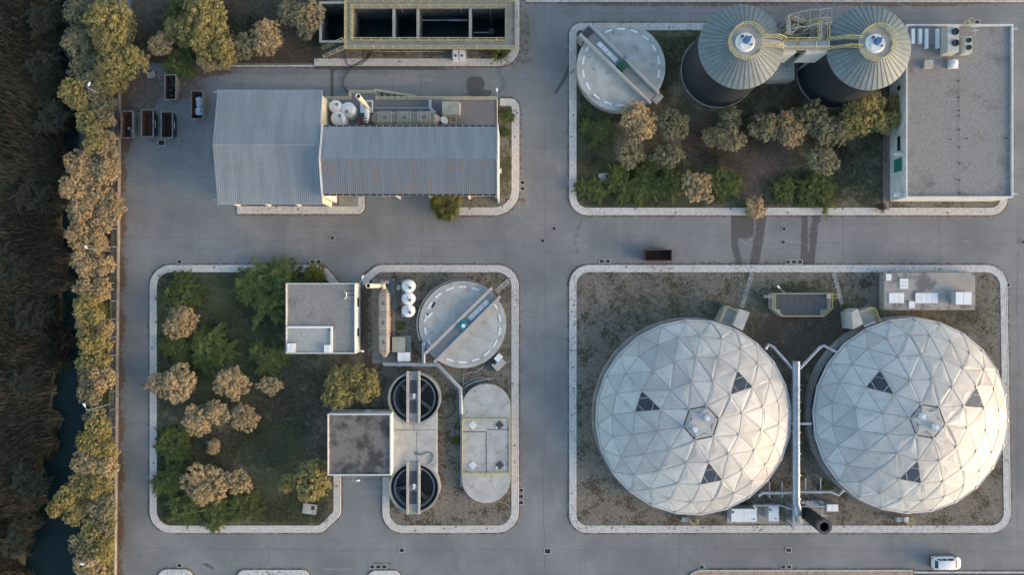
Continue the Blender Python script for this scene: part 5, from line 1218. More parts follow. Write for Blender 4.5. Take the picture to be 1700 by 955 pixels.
# ---------------------------------------------------------------- process skid of the middle island
sk = T('skid_slab', 'grey concrete slab under the long beige scrubber of the middle island', 'slab', (*W(640,530,0).xy,0))
m = MB(); m.pb(618,463,656,604,0,.12); m.build('slab', CONCG, sk)
m = MB(); m.pb(651,557.5,682,585,0,.16); m.build('slab', CONC, sk)
scrubber('long beige scrubber lying up-down beside the three white round tanks of the middle island', W(636.5,477,2.2).xy, W(636.5,595,2.2).xy, 1.35, .2, 2.0, 3, 'y', 'beige gas scrubbers')
ch2 = chimney('vent_chimney', 'pale vent chimney leaning out at the top of the long scrubber', 0,0, 611,474.5, .1, 8.4, .29, CREAM, 2)
q = wloc(ch2); fn = T('extraction_fan', 'small extraction fan with red and blue parts beside the pale chimney', 'fan', (q.x+.6,q.y,.1))
m = MB(); m.pb(632,466,645,471,.1,1.3); m.build('housing', LGREY, fn)
m = MB(); m.pb(634,464.5,640,467,1.2,1.5); m.build('cover', REDP, fn)
m = MB(); m.pb(640.5,466,649,472,.12,1.0); m.build('motor', BLUEM, fn)
m = MB(); m.tube([(q.x,q.y,1.2), W(628,474,1.4), W(637,474,1.5), W(637,480,1.5)], .32, 14); m.build('duct', CREAM, fn, smooth=True)
for y in (504,525,541,557,579):
    m = MB(); m.pb(647,y-3.5,650.5,y+3,.12,.75); tag(m.build('dosing_pump', REDP), {504:'topmost',525:'second',541:'middle',557:'fourth',579:'lowest'}[y]+' of the five small red pumps right of the long beige scrubber', 'pump', 'red dosing pumps')
g = 'white round tanks in a column'
for y, l in ((475.3,'top'),(496.2,'middle'),(516.5,'bottom')):
    dome_tank(677.3,y,10.8,.15,1.9,f'{l} one of the three white round tanks standing in a column between scrubber and clarifier',(.35,-.25),g,(-.6,.6 if l != 'bottom' else .9))
m = MB(); m.pb(666,464,687.5,527,0,.15); struct('tank_plinth', m, CONC)
boxthing('khaki_cabinet', 'khaki lidded cabinet with two rusty blotches at the foot of the long scrubber', 'cabinet', CABG, 651,560,671.5,585,.15,1.4)
boxthing('white_cabinet', 'plain white cabinet just below the khaki lidded one', 'cabinet', WPLAS, 660,585.5,680.5,600.5,.1,1.2, lid=WPAINT)
boxthing('small_cabinet', 'little pale cabinet left of the topmost white round tank in the column', 'cabinet', LGREY, 658.5,473.5,664.5,482,.1,.9)
gp = 'grey ducts of the middle island'
pipe_thing('odour_duct', 'long pale duct from the foot of the long scrubber slanting to the oval tank', [W(637,602,1.3),W(637,605,1.3),W(727,606,1.3),W(764.5,646,1.3),W(766,688,1.3)], .27, DUCT, 'duct', flanges=(1.3,1.7,2.5,3.3))
pipe_thing('branch_duct', 'short pale duct rising from the long duct to the rim of the teal-drive clarifier', [W(704,606,1.3),W(703,569,1.3)], .24, DUCT, 'duct', flanges=(.3,.9))
pipe_thing('side_pipe', 'thin pale pipe along the left wall of the oval tank', [W(765.5,690,.6),W(765.5,809,.6)], .08, GALV, flanges=(.2,.6))
# ---------------------------------------------------------------- domed tanks
Rn = 12.98; zr = 2.6; rise = 3.7; Rs = (Rn*Rn+rise*rise)/(2*rise)
fr = (0,.185,.43,.672,.866,1.0)
def dz_(r): return zr+rise-(Rs-math.sqrt(Rs*Rs-r*r))
def node(k, i):
    if k == 0: return Vector((0,0,zr+rise))
    if k < 5: n = 6*k; a = 2*math.pi*i/n
    else: n = 24; a = 2*math.pi*(i+.5)/24
    r = Rn*fr[k]; 
    if k in (2,3,4):      # hexagonal pull of the lattice, as in the real frame
        s = (i % k)/k; r *= 1-.045*math.sin(math.pi*s)*(1 if k < 4 else .35)
    return Vector((r*math.cos(a), r*math.sin(a), dz_(r)))
tris = []; sky_t = []
for k in range(1,4):
    for s in range(6):
        for j in range(k+1):
            tr_ = [(k,(s*k+j)%(6*k)), (k+1,(s*(k+1)+j)%(6*k+6)), (k+1,(s*(k+1)+j+1)%(6*k+6))]
            (sky_t if (k == 2 and j == 1 and s % 2 == 0) else tris).append(tr_)
        for j in range(k): tris.append([(k,(s*k+j)%(6*k)), (k+1,(s*(k+1)+j+1)%(6*k+6)), (k,(s*k+j+1)%(6*k))])
for i in range(24):
    tris.append([(4,i),(5,i),(4,(i+1)%24)]); tris.append([(4,i),(5,(i-1)%24),(5,i)])
def build_dome():
    t = T('domed_tank', '', 'tank', (0,0,0), 'two domed tanks')
    m = MB(); m.ring(0,0,-.1,1.0,12.75,13.42,96); m.build('tank_wall', CONC, t, smooth=True)
    m = MB(); m.cyl(0,0,-.1,.3,12.76,n=72); m.build('tank_inside', DARK, t)
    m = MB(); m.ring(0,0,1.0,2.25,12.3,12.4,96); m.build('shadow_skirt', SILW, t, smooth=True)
    m = MB(); m.ring(0,0,zr-.28,zr-.05,Rn+.02,Rn+.27,24,R(7.5),R(7.5)+2*math.pi); m.build('rim_gutter', ALU, t)
    m = MB(); m.ring(0,0,zr-.4,zr-.29,Rn-.6,Rn+.15,24,R(7.5),R(7.5)+2*math.pi); m.build('rim_beam', STRUT, t)
    STRUTL = mat('dome_hub', (.42,.40,.37), (.34,.32,.30), 2, rough=.5, metal=.3)
    for q in tris:
        P_ = [node(*n) for n in q]; c = sum(P_, Vector())/3; nrm = (P_[1]-P_[0]).cross(P_[2]-P_[0]).normalized(); nrm *= 1 if nrm.z > 0 else -1
        f = rng.uniform(.55,.75); k = rng.uniform(.012,.05)
        wv_ = rng.choice((.015,.04,.075)); inner = [c+(p-c)*f+nrm*(k+rng.uniform(-.02,wv_)) for p in P_]; outer = [c+(p-c)*.988+nrm*.01 for p in P_]; low = [c+(p-c)*.988-nrm*.06 for p in P_]
        m = MB(); m.add(outer+inner+[c+nrm*(k+rng.uniform(.0,.05))]+low, [(0,1,4,3),(1,2,5,4),(2,0,3,5),(3,4,6),(4,5,6),(5,3,6),(0,7,8,1),(1,8,9,2),(2,9,7,0)]); m.build('panel', ALU, t)
    for q in sky_t:
        P_ = [node(*n) for n in q]; c = sum(P_, Vector())/3; nrm = (P_[1]-P_[0]).cross(P_[2]-P_[0]).normalized(); nrm *= 1 if nrm.z > 0 else -1
        o = [c+(p-c)*.93+nrm*.03 for p in P_]; m = MB(); m.add(o+[p-nrm*.05 for p in o], [(0,1,2),(0,3,4,1),(1,4,5,2),(2,5,3,0)]); sk_ = m.build('skylight', LOUV, t)
        for i in range(3):
            a, b, c_ = o[i], o[(i+1)%3], o[(i+2)%3]; p = a.lerp(b,.34); r_ = a.lerp(c_,.34); m = MB(); m.tube([p+nrm*.02, r_+nrm*.02], .03, 4); m.build('glazing_bar', WHITE, sk_)
    um = MB(); um.box(0,-.034,1,.034,-.03,.03); ume = um.mesh('strut', STRUT)
    hm = MB(); hm.cyl(0,0,-.02,.08,.21,.19,n=14); hme = hm.mesh('hub', STRUTL)
    done = set()
    for q in tris+sky_t:
        for i in range(3):
            e = tuple(sorted((q[i], q[(i+1)%3])))
            if e in done: continue
            done.add(e); a, b = node(*e[0]), node(*e[1]); d = b-a
            o = put('strut', ume, t, a); o.rotation_mode = 'QUATERNION'; y = Vector((0,0,1)).cross(d).normalized(); x = d.normalized(); z = x.cross(y)
            o.rotation_quaternion = Matrix((x,y,z)).transposed().to_quaternion(); o.scale = (d.length,1,1)
    for nn in {n for q in tris for n in q}:
        p = node(*nn); nm = Vector((p.x,p.y,p.z-(zr+rise-Rs))).normalized(); o = put('hub', hme, t, p+nm*.02); o.rotation_mode = 'QUATERNION'; o.rotation_quaternion = nm.to_track_quat('Z','Y')
    r1 = Rn*fr[1]; zt_ = dz_(r1)
    hexa = [(r1*.93*math.cos(math.pi/3*i), r1*.93*math.sin(math.pi/3*i)) for i in range(6)]
    m = MB(); m.prism(hexa, zt_-.1, zt_+.03); m.build('centre_frame', STRUTL, t)
    for i in range(6):
        a0 = math.pi/3*i; c = Vector((r1*1.0*math.cos(a0+math.pi/6), r1*1.0*math.sin(a0+math.pi/6))); pts = []
        p0 = Vector((math.cos(a0), math.sin(a0)))*r1*.90; p1 = Vector((math.cos(a0+math.pi/3), math.sin(a0+math.pi/3)))*r1*.90
        for j in range(9):
            f = j/8; q = p0.lerp(p1,f)*(1-.20*math.sin(math.pi*f)); pts.append(q)
        m = MB(); m.prism([p0.lerp(p1,.12)*.995, p0.lerp(p1,.88)*.995]+[pts[7], pts[5], pts[4], pts[3], pts[1]], zt_+.03, zt_+.045, c=(c.x*.8,c.y*.8)); m.build('opening', LGREY, t)
        m = MB(); [m.slant((*a,zt_+.03),(*b,zt_+.03),.09,.09) for a, b in zip(pts, pts[1:])]; m.build('curved_rib', ALU, t)
    star = []
    for i in range(12):
        a = math.pi/6*i; rr = r1*(.86 if i % 2 == 0 else .52); star.append((rr*math.cos(a), rr*math.sin(a)))
    m = MB(); m.prism(star, zt_+.05, zt_+.16); m.build('crown_plate', ALU, t)
    for a, rr in ((27,1.05),(214,1.1)):
        x, y = rr*math.cos(R(a)), rr*math.sin(R(a)); m = MB(); m.cyl(x,y,zt_+.16,zt_+.75,.46,n=28); o = m.build('vent', WPLAS, t, smooth=True); m = MB(); m.ring(x,y,zt_+.75,zt_+.8,.36,.47,28); m.build('rim', LGREY, o)
    return t
d1 = build_dome()
def copy_tree(o, parent=None):
    c = o.copy(); C.objects.link(c); c.parent = parent
    for ch in list(o.children): copy_tree(ch, c)
    return c
d2 = copy_tree(d1)
for d, px, py, rot, l in ((d1,1151.5,693.8,12,'left of the two large aluminium geodesic domed tanks'),(d2,1512.5,691.2,110,'right of the two large aluminium geodesic domed tanks, nearest the right road')):
    q = W(px,py,zr); d.location = (q.x,q.y,0); d.rotation_euler = (0,0,R(rot)); d['label'] = l
# ---------------------------------------------------------------- around the domes
def bp(pts, z): return [W(x,y,z).xy for x,y in pts]
h1 = T('dome_access_hut', 'railed concrete platform with pale sloping slab at the top right of the left dome', 'platform', (*W(1215,525,0).xy,0))
m = MB(); m.prism(bp([(1203,507),(1229,519),(1216,548),(1190,536)],1.6), 0, 1.6); m.build('platform', CONC, h1)
m = MB(); m.prism(bp([(1228.5,513),(1245,519),(1233,549),(1217,541)],2.5), 0, 2.5); m.build('cover_slab', CONCW, h1)
m = MB(); m.prism(bp([(1196,502),(1201,504),(1199,509),(1194,507)],1.2), 0, 1.2); m.build('valve_box', GRATE, h1)
railing(h1, [W(1227,519,1.6), W(1204,508.5,1.6), W(1192.5,534,1.6)], spacing=.9)
h2 = T('dome_access_hut', 'pale concrete hut with a yellow-railed platform at the upper left of the right dome', 'hut', (*W(1425,525,0).xy,0))
m = MB(); m.prism(bp([(1413.5,520),(1424,512.5),(1433,538.5),(1416.5,547)],3.2), 0, 3.2); m.build('hut', CONCW, h2)
m = MB(); m.prism(bp([(1424,517),(1446,509.5),(1456,534),(1434,541)],1.6), 0, 1.6); m.build('platform', CONC, h2)
railing(h2, [W(1425,517.5,1.6), W(1445.5,510.5,1.6), W(1455.5,533.5,1.6)], spacing=.9)
m = MB(); m.prism(bp([(1434,541),(1453,533.5),(1455,536),(1436,543.5)],1.7), 1.5, 1.7); m.build('edge_plate', WPAINT, h2)
pit = T('grated_pit', 'grated pit with clipped corners and yellow railing between the two dome paths', 'pit', (*W(1328,506,0).xy,0))
zq = 1.3
m = MB(); m.prism(bp([(1271.5,486.5),(1380,486.5),(1380,512),(1366,526),(1297,526),(1281,514),(1271.5,510)][:0] or [(1281,486.5),(1378,486.5),(1378,512),(1363,526),(1296,526),(1281,513)],zq), 0, zq); m.build('pit_wall', CONC, pit)
for i in range(8):
    x0 = 1285.5+i*11; m = MB(); y1 = 523.5 if 0 < i < 7 else 514
    m.pb(x0,488.8,x0+10.4,y1,zq,zq+.035); m.build('grating_panel', GRATE, pit)
railing(pit, [W(*q,zq) for q in ((1282.5,487.5),(1376.5,487.5),(1376.5,511.5),(1362.5,525),(1296.5,525),(1282.5,512.5))], closed=True, spacing=1.2, m=YEL)
m = MB(); [m.pb(1268,y,1284,y+1.2,zq,zq+.1) for y in (490.5,493.5)]; m.build('pipe', LGREY, pit)
m = MB(); m.pb(1373,489,1380,496,zq,zq+.25); m.build('hoist_base', LGREY, pit)
railing(pit, [W(1378,489,.6),W(1388,489,.6),W(1388,495,.6),W(1378,495,.6)], spacing=1)
sb2 = T('chamber_block', 'low concrete chamber block with white steel lids above the right dome', 'chamber', (*W(1543,484,0).xy,0)); zs = 1.35
m = MB(); m.pb(1468,452.6,1619,515,0,zs); m.build('chamber', mat('stained_concrete', (.36,.33,.295), (.30,.285,.26), .5, spot=(.16,.155,.15), sscale=.33, sth=(.5,.6)), sb2)
for x0,y0,x1,y1,n in ((1471,455,1480,466,1),(1494,462.5,1508,480,3),(1476,486.5,1501,503.5,3),(1509,500.5,1519,512,1),(1520,486.5,1557,503.5,4)):
    for i in range(n):
        m = MB()
        if n == 3 and x0 == 1494: m.pb(x0,y0+(y1-y0)*i/3+.2,x1,y0+(y1-y0)*(i+1)/3-.2,zs,zs+.1)
        else: m.pb(x0+(x1-x0)*i/n+.2,y0,x0+(x1-x0)*(i+1)/n-.2,y1,zs,zs+.1)
        m.build('steel_lid', WPAINT, sb2)
boxthing('blue_white_cabinet', 'white ridged cabinet on the right end of the low chamber block', 'cabinet', LGREY, 1587,485,1613,506,zs,zs+1.1, lid=WPAINT)
# ducts
gd = 'galvanised ducts between the domes'
zd = 2.6
pipe_thing('main_duct', 'thick galvanised duct running up-down between the two domes', [W(1321.5,600,zd),W(1321.5,835,zd),W(1324,846,2.9),W(1325,856,3.0)], .53, DUCT, 'duct', gd, flanges=(.03,.2,.35,.5,.65,.8,.97), n=20)
pipe_thing('branch_duct', 'branch duct slanting from the top of the thick duct to the left dome', [W(1317,614,zd),W(1284,577,zd),W(1276,572,zd),W(1271,580,zd)], .20, DUCT, 'duct', gd, flanges=(.3,.6,1.2), n=10)
pipe_thing('branch_duct', 'branch duct slanting from the top of the thick duct to the right dome', [W(1326,614,zd),W(1361,577,zd),W(1367,574,zd),W(1388,585,zd)], .20, DUCT, 'duct', gd, flanges=(.3,.6,1.2,2.5), n=10)
pipe_thing('cross_duct', 'short cross duct halfway along the thick duct', [W(1314,704,zd+.1),W(1347,704,zd+.1)], .16, LGREY, 'duct', gd, flanges=(.1,.9,.4,.6), n=10)
pipe_thing('branch_duct', 'horizontal duct joining the lower thick duct to the left dome', [W(1315,819,zd),W(1266,819,zd),W(1259,824,zd)], .19, DUCT, 'duct', gd, flanges=(.3,.7), n=10)
pipe_thing('branch_duct', 'horizontal duct joining the lower thick duct to the right dome', [W(1328,817.5,zd),W(1380,817.5,zd),W(1392,823,zd),W(1401,814,zd)], .17, DUCT, 'duct', gd, flanges=(.3,.8), n=10)
for x, y, l in ((1278,812,'left'),(1299,812,'right'),(1338,806,'left'),(1363,806,'right')):
    m = MB(); q = W(x,y,2.5); side = 'left' if x < 1320 else 'right'; m.box(q.x-.06,q.y-1.3,q.x+.06,q.y-1.18,0,2.5); m.box(q.x-.06,q.y+.8,q.x+.06,q.y+.92,0,2.5); m.box(q.x-.06,q.y-1.3,q.x+.06,q.y+.92,2.3,2.42)
    tag(m.build('duct_support', LGREY), f'{l} portal frame carrying the horizontal duct on the {side} of the thick duct', 'frame')
for y in (612,640,668,735,762,790):
    m = MB(); [m.box(W(x,0,2).x-.05, W(0,y,2).y-.05, W(x,0,2).x+.05, W(0,y,2).y+.05, 0, 2.2) for x in (1313,1330)]; m.box(W(1313,0,2).x, W(0,y,2).y-.05, W(1330,0,2).x, W(0,y,2).y+.05, 2.0, 2.1)
    tag(m.build('pipe_rack', GALV), {612:'topmost',640:'second',668:'third',735:'fourth',762:'fifth',790:'lowest'}[y]+' of the steel frames under the thick duct', 'frame', 'steel frames under the duct')
# blower station at the bottom
bsn = T('blower_station', 'galvanised elbow and blower unit at the lower end of the thick duct', 'blower', (*W(1325,862,0).xy,0))
m = MB(); m.pb(1305,832,1368,872,0,.12); m.build('slab', CONCG, bsn)
m = MB(); m.tube([W(1325,853,3.0),W(1325.5,858,2.7),W(1326,866,1.4)], .5, 18); m.build('elbow', DUCT, bsn, smooth=True)
m = MB(); q = W(1327,867,2); m.cyl(q.x,q.y,.1,2.0,.62,n=10); m.build('blower_casing', GALV, bsn)
m = MB(); m.pb(1320,860,1333,873,.3,1.5); m.build('base_unit', GALV, bsn)
for x0,y0,x1,y1 in ((1316,841,1319.5,880),(1319.5,841,1369,843),(1305,845,1316,847)):
    m = MB(); m.pb(x0,y0,x1,y1,3.0,3.12); m.build('frame_beam', GALV, bsn)
for x, y in ((1317.5,843),(1317.5,878),(1368,843)):
    q = W(x,y,3.1); m = MB(); m.box(q.x-.08,q.y-.08,q.x+.08,q.y+.08,0,3.0); m.build('frame_post', GALV, bsn)
m = MB(); m.tube([W(1306,868,.3),W(1318,879,3)], .05, 5); m.tube([W(1345,846,2.6),W(1364,858,3)], .04, 5); m.build('brace', GALV, bsn)
for i in range(5):
    m = MB(); m.pb(1330+i*7.6,833,1337+i*7.6,841,.12,.9); m.build('louvre_box', LGREY, bsn)
bk = T('black_stack', 'black ribbed plastic stack with a wide mouth at the bottom edge of the dome island', 'stack', (*W(1369,876,7.2).xy,.1))
q = W(1369,876,7.2)
m = MB(); m.ring(q.x,q.y,.1,7.0,.76,.84,36); m.build('flue', BLK, bk, smooth=True)
for i in range(15):
    m = MB(); m.ring(q.x,q.y,.4+i*.4,.52+i*.4,.84,.91,36); m.build('band', BLK, bk)
m = MB(); m.ring(q.x,q.y,6.75,7.2,.60,.96,36); m.build('mouth_collar', mat('worn_black', (.035,.037,.042), (.05,.053,.06), 3, rough=.55, fine=.2), bk, smooth=True)
m = MB(); m.cyl(q.x,q.y,4.0,4.05,.76,n=36); m.build('flue_shadow_plate', BLK, bk)  # black disc added inside the stack, standing in for the shade down the flue
m = MB(); p = W(1365,857,3.6); m.box(p.x-.65,p.y-.06,p.x+.65,p.y+.06,3.55,3.65); m.box(p.x-.05,p.y-.3,p.x+.05,p.y+.9,3.5,3.6); m.build('stay_bracket', LGREY, bk)
def cabrow(label, x0,y0,x1,y1,z,n):
    t = T('white_enclosure', label, 'enclosure', (*W((x0+x1)/2,(y0+y1)/2,z).xy,.1), 'white enclosures below the left dome')
    m = MB(); m.pb(x0,y0,x1,y1,.15,z-.05); m.build('casing', LGREY, t)
    for i in range(n): m = MB(); m.pb(x0+(x1-x0)*i/n+.25,y0-.2,x0+(x1-x0)*(i+1)/n-.25,y1+.2,z-.05,z); m.build('roof_sheet', WPLAS, t)
    m = MB(); p = W(x0+2.5,y0+5,z); m.ring(p.x,p.y,z,z+.08,.12,.18,12); m.build('lifting_ring', GRATE, t); m = MB(); m.cyl(*W(x1-5,y1-4,z).xy,z,z+.08,.09,n=10); m.build('plug', BLK, t)
m = MB(); m.pb(1207,841,1294,870,0,.14); struct('enclosure_slab', m, CONC)
cabrow('wide white enclosure tucked under the lower right rim of the left dome', 1214,846,1256.5,867,1.9,2)
cabrow('narrow white enclosure right of the wide one below the left dome', 1276,842,1293,866,1.9,1)
m = MB(); m.tube([W(1250,840,2.2),W(1296,840,2.2)], .12, 8); m.tube([W(1256,846,1.9),W(1250,840,2.2)], .1, 6); m.tube([W(1296,840,2.2),W(1316,846,2.4)], .09, 6)
tag(m.build('manifold_pipe', GALV), 'grey manifold pipe above the two white enclosures', 'pipe')
boxthing('white_cabinet', 'white corrugated cabinet right of the black stack', 'cabinet', LGREY, 1373,838.5,1391.5,850,.1,1.6, lid=WPAINT)
for x0, l in ((1133,'yellow-railed ladder stub at the bottom of the left dome'),(1489,'yellow-railed ladder landing at the bottom of the right dome')):
    t = T('dome_ladder', l, 'ladder', (*W(x0+12,863,1).xy,0)); m = MB(); m.pb(x0,860,x0+22,867,.8,.95); m.build('landing', GALV, t)
    m = MB(); m.pb(x0,860,x0+10,867,.1,.78); m.build('step_block', CONC, t); m = MB(); m.pb(x0+13,860,x0+20,868,.96,1.05); m.build('grating', WPAINT if x0 > 1400 else GRATE, t)
    railing(t, [W(x0+11,860,.95),W(x0+11,867,.95),W(x0+23,867,.95),W(x0+23,860,.95)], spacing=.8)
# small ground slabs
for x, y, a, w, l, l2 in ((1003,294,5,18,'square','grey concrete slab with a hatch in the shrubs of the silo island'),(514,846,-8,23,'wide','pale concrete pad under the golden tree near the driveway')):
    q = W(x,y,.2); t = T('concrete_pad', l2, 'slab', (q.x,q.y,.08)); m = MB(); ww = w/S/2; m.box(-ww,-ww*.72,ww,ww*.72,0,.14); put('slab', m.mesh('slab', CONCW), t, (0,0,0), R(a))
    m = MB(); m.box(ww*.2,-.1,ww*.7,ww*.5,.14,.16); put('hatch', m.mesh('hatch', RUST if x < 600 else GRATE), t, (0,0,0), R(a))
# ---------------------------------------------------------------- hoses
pipe_thing('hose', 'dark hose looping from the basin block across the upper road to the terrace', [W(x,y,.12) for x,y in ((617,86),(612,94),(600,101),(588,108),(578,118),(571,128),(569,140),(574,150),(582,153),(592,152))], .07, HOSE, 'hose', n=6)
pipe_thing('hose', 'thinner dark hose arcing over the tiles below the basin block', [W(x,y,.2) for x,y in ((574,86),(574,100),(577,106),(584,109),(600,106),(612,96),(616,88))], .045, HOSE, 'hose', n=6)
pipe_thing('hose', 'green hose hanging in a loop from the lamp at the terrace corner', [W(x,y,.12) for x,y in ((825,152),(832,152),(840,143),(839,133),(832,125),(829,118),(834,110),(848,101))], .04, HOSEG, 'hose', n=6)
pipe_thing('hose', 'green hose curled on the deck between the open thickeners', [W(x,y,1.58) for x,y in ((691,757),(689,753),(693,752),(696,756),(702,755),(709,751),(716,752),(719,757),(717,765),(710,772))], .055, HOSEG, 'hose', n=6)
pipe_thing('hose', 'black hose curving on the gravel right of the upper thickener', [W(x,y,.16) for x,y in ((724,693),(735,695),(746,693),(754,685),(755,674),(751,660))], .06, HOSE, 'hose', n=6)
for k, pts in enumerate((((765,645),(770,638),(780,632),(790,628),(800,627),(815,631)),((766,648),(776,640),(790,633),(806,630),(820,629)),((760,652),(772,643),(786,636),(798,633),(812,628)))):
    pipe_thing('hose', ('upper','middle','lower')[k]+' strand of the pale hoses bundled above the oval tank', [W(x,y,.2+.1*k) for x,y in pts], .05, LGREY, 'hose', 'pale hoses above the oval tank', n=6)
pipe_thing('cable', 'pale cable looping from the sampling chamber to the duct bend', [W(x,y,.3) for x,y in ((808,598),(802,610),(790,618),(778,620),(770,622),(769,640))], .04, LGREY, 'cable', n=5)
# ---------------------------------------------------------------- lamps
def lamp(label, bx, by, hx, hy, z, grp='street lamps'):
    b = W(bx,by,0); h = W(hx,hy,z); t = T('street_lamp', label, 'lamp', (b.x,b.y,0), grp)
    d = Vector((h.x-b.x, h.y-b.y, 0)); 
    m = MB(); m.tube([b, (b.x,b.y,z-.3), (b.x+d.x*.2, b.y+d.y*.2, z)], .06, 8, radii=[.06,.045,.04]); m.build('pole', GALV, t)
    m = MB(); e = h-d.normalized()*.0 if d.length > .01 else h; m.tube([(b.x+d.x*.2, b.y+d.y*.2, z), e], .035, 6); m.build('arm', GALV, t)
    u = d.normalized() if d.length > .01 else Vector((0,1,0)); n_ = Vector((-u.y,u.x,0)); secs = []
    for f, w, hh in ((0,.05,.05),(.12,.11,.08),(.34,.15,.10),(.5,.10,.07),(.56,.03,.04)):
        p = h+u*(f-.1); secs.append([tuple(p+n_*w*s+Vector((0,0,q))) for s, q in ((-1,0),(-.6,hh),(.6,hh),(1,0),(.6,-.05),(-.6,-.05))])
    m = MB(); m.loft(secs); m.build('lamp_head', WPAINT, t); return t
for by, hx, hy, l in ((417,144,412,'lamp in the canal belt level with the middle cross road'),(670,141,675,'lamp over the water below the big kerbside pair of trees'),(912,138,938,'lamp at the bottom of the canal belt'),(165,147,141,'lamp at the top of the canal belt')):
    lamp(l, 187, by, hx, hy, 5.6)
lamp('lamp at the outer corner of the terrace railing', 826,163, 825,151, 1.6 if False else 2.4); lamp('lamp on the driveway side of the square shed', 592,789, 592,799, 3.2)
lamp('lamp at the upper left corner of the grated pit', 1291,487, 1294,478, 2.6); lamp('lamp on the upper left corner of the middle island', 603,470, 601,462, 2.2)
lamp('lamp at the lower right corner of the courtyard building', 596,578, 599,583, 2.6)
# ---------------------------------------------------------------- boundary wall with wire fence
bw = T('boundary_wall', 'long low pale wall with wire fence between the canal belt and the left road', 'wall', (*W(190,500,0).xy,0))
def wx(py): return 194.5-(py-150)*.0095
for i in range(36):
    y0, y1 = -40+i*30, -40+(i+1)*30-.25; m = MB(); a = W(wx(y0),y0,.9); b = W(wx(y1),y1,.9); m.beam(a.xy,b.xy,.17,-.1,.6); m.build('wall_segment', CREAMW, bw) if i*30 > 10 else None
    q = W(wx(y0)-.5,y0,1); m = MB(); m.box(q.x-.04,q.y-.04,q.x+.04,q.y+.04,.6,1.9); m.build('fence_post', GALV, bw)
    if i % 1 == 0:
        a = W(wx(y0),y0,.9); b = W(wx(y1),y1,.9); m = MB(); [m.tube([(a.x,a.y,z),(b.x,b.y,z)], .014, 4) for z in (1.1,1.4,1.7,2.0)]; m.build('fence_wire', GALV, bw)
# ---------------------------------------------------------------- grates and manholes
def grate(label, x, y, n, horiz=True, rot=0, s=7.6, frame=None, grp='storm drains along the kerbs'):
    q = W(x,y,0); t = T('storm_drain', label, 'drain', (q.x,q.y,.008), grp); t.rotation_euler = (0,0,R(rot)); w = s/S
    for i in range(n):
        o = (i-(n-1)/2)*(s+2.6)/S; m = MB(); f = .085; a, b = (w+.1)/2, (w+.1)/2*.85
        for x0,y0,x1,y1 in ((-a,-b,a,-b+f),(-a,b-f,a,b),(-a,-b+f,-a+f,b-f),(a-f,-b+f,a,b-f)): m.box(x0,y0,x1,y1,0,.03)
        p = (o,0,0) if horiz else (0,-o,0)
        fo = put('frame', m.mesh('frame', frame or CONCW), t, p); g_ = MB(); g_.box(-a+f,-b+f,a-f,b-f,-.004,.006); put('pit', g_.mesh('pit', DARK), fo)
        g_ = MB(); [g_.box(-a+f,-b+f+.1*j+.02,a-f,-b+f+.1*j+.05,.008,.022) for j in range(int((2*b-2*f)/.1))]; put('grate_bar', g_.mesh('grate_bar', RUSTD), fo)
for x,y,n,h,l in ((867.5,308,2,False,'double storm drain at the kerb right of the long ribbed roof'),(1004,44.5,3,True,'triple storm drain at the kerb above the green-drive clarifier'),(1004,434,2,True,'double storm drain at the kerb corner above the left dome'),
  (1318,435,3,True,'triple storm drain below the twin wet streaks'),(298,434.5,1,True,'single storm drain at the top left kerb of the planted island'),(524,434.5,2,True,'double storm drain above the yellow-green shrub'),
  (865,825,3,False,'triple storm drain at the right kerb of the middle island'),(1673,473,1,False,'single storm drain at the top right corner of the dome island'),(298,940,1,True,'single storm drain at the bottom left apron'),
  (628,942,3,True,'triple storm drain at the bottom edge left of the crossroads'),(1165,942.5,1,True,'single storm drain at the left end of the reddish pavement'),(1305,942,2,True,'double storm drain at the reddish pavement'),(1622,36,1,True,'single storm drain above the flat roof beside the caged ladder')):
    grate(l,x,y,n,h)
for x,y,r,s,l in ((268,237,0,11,'square inspection cover below the row of three skips'),(667,914.5,0,8,'reddish square cover in the bottom road'),(909,916,-3,10,'square cover in the bottom road at the crossroads'),(1309,914,-14,9,'tilted square cover in the bottom road below the black stack')):
    grate(l,x,y,1,True,r,s,None,'inspection covers')
for x,y,l in ((552,395,'round manhole in the middle road below the warehouse'),(920,379.5,'upper round manhole at the crossroads'),(901,400,'lower round manhole at the crossroads'),(1301.5,380,'upper round manhole between the wet streaks'),(1300,402,'lower round manhole between the wet streaks'),(1698,402,'round manhole at the right picture edge')):
    q = W(x,y,0); t = T('manhole', l, 'manhole', (q.x,q.y,.004), 'round manholes'); m = MB(); m.ring(q.x,q.y,.004,.03,.27,.38,24); m.build('ring', CONC, t); m = MB(); m.cyl(q.x,q.y,.004,.02,.262,n=24); m.build('cover', RUSTD, t)
    m = MB(); [m.box(q.x-.2,q.y-.2+.13*k,q.x+.2,q.y-.16+.13*k,.02,.028) for k in range(4)]; m.build('rib', GRATE, t)
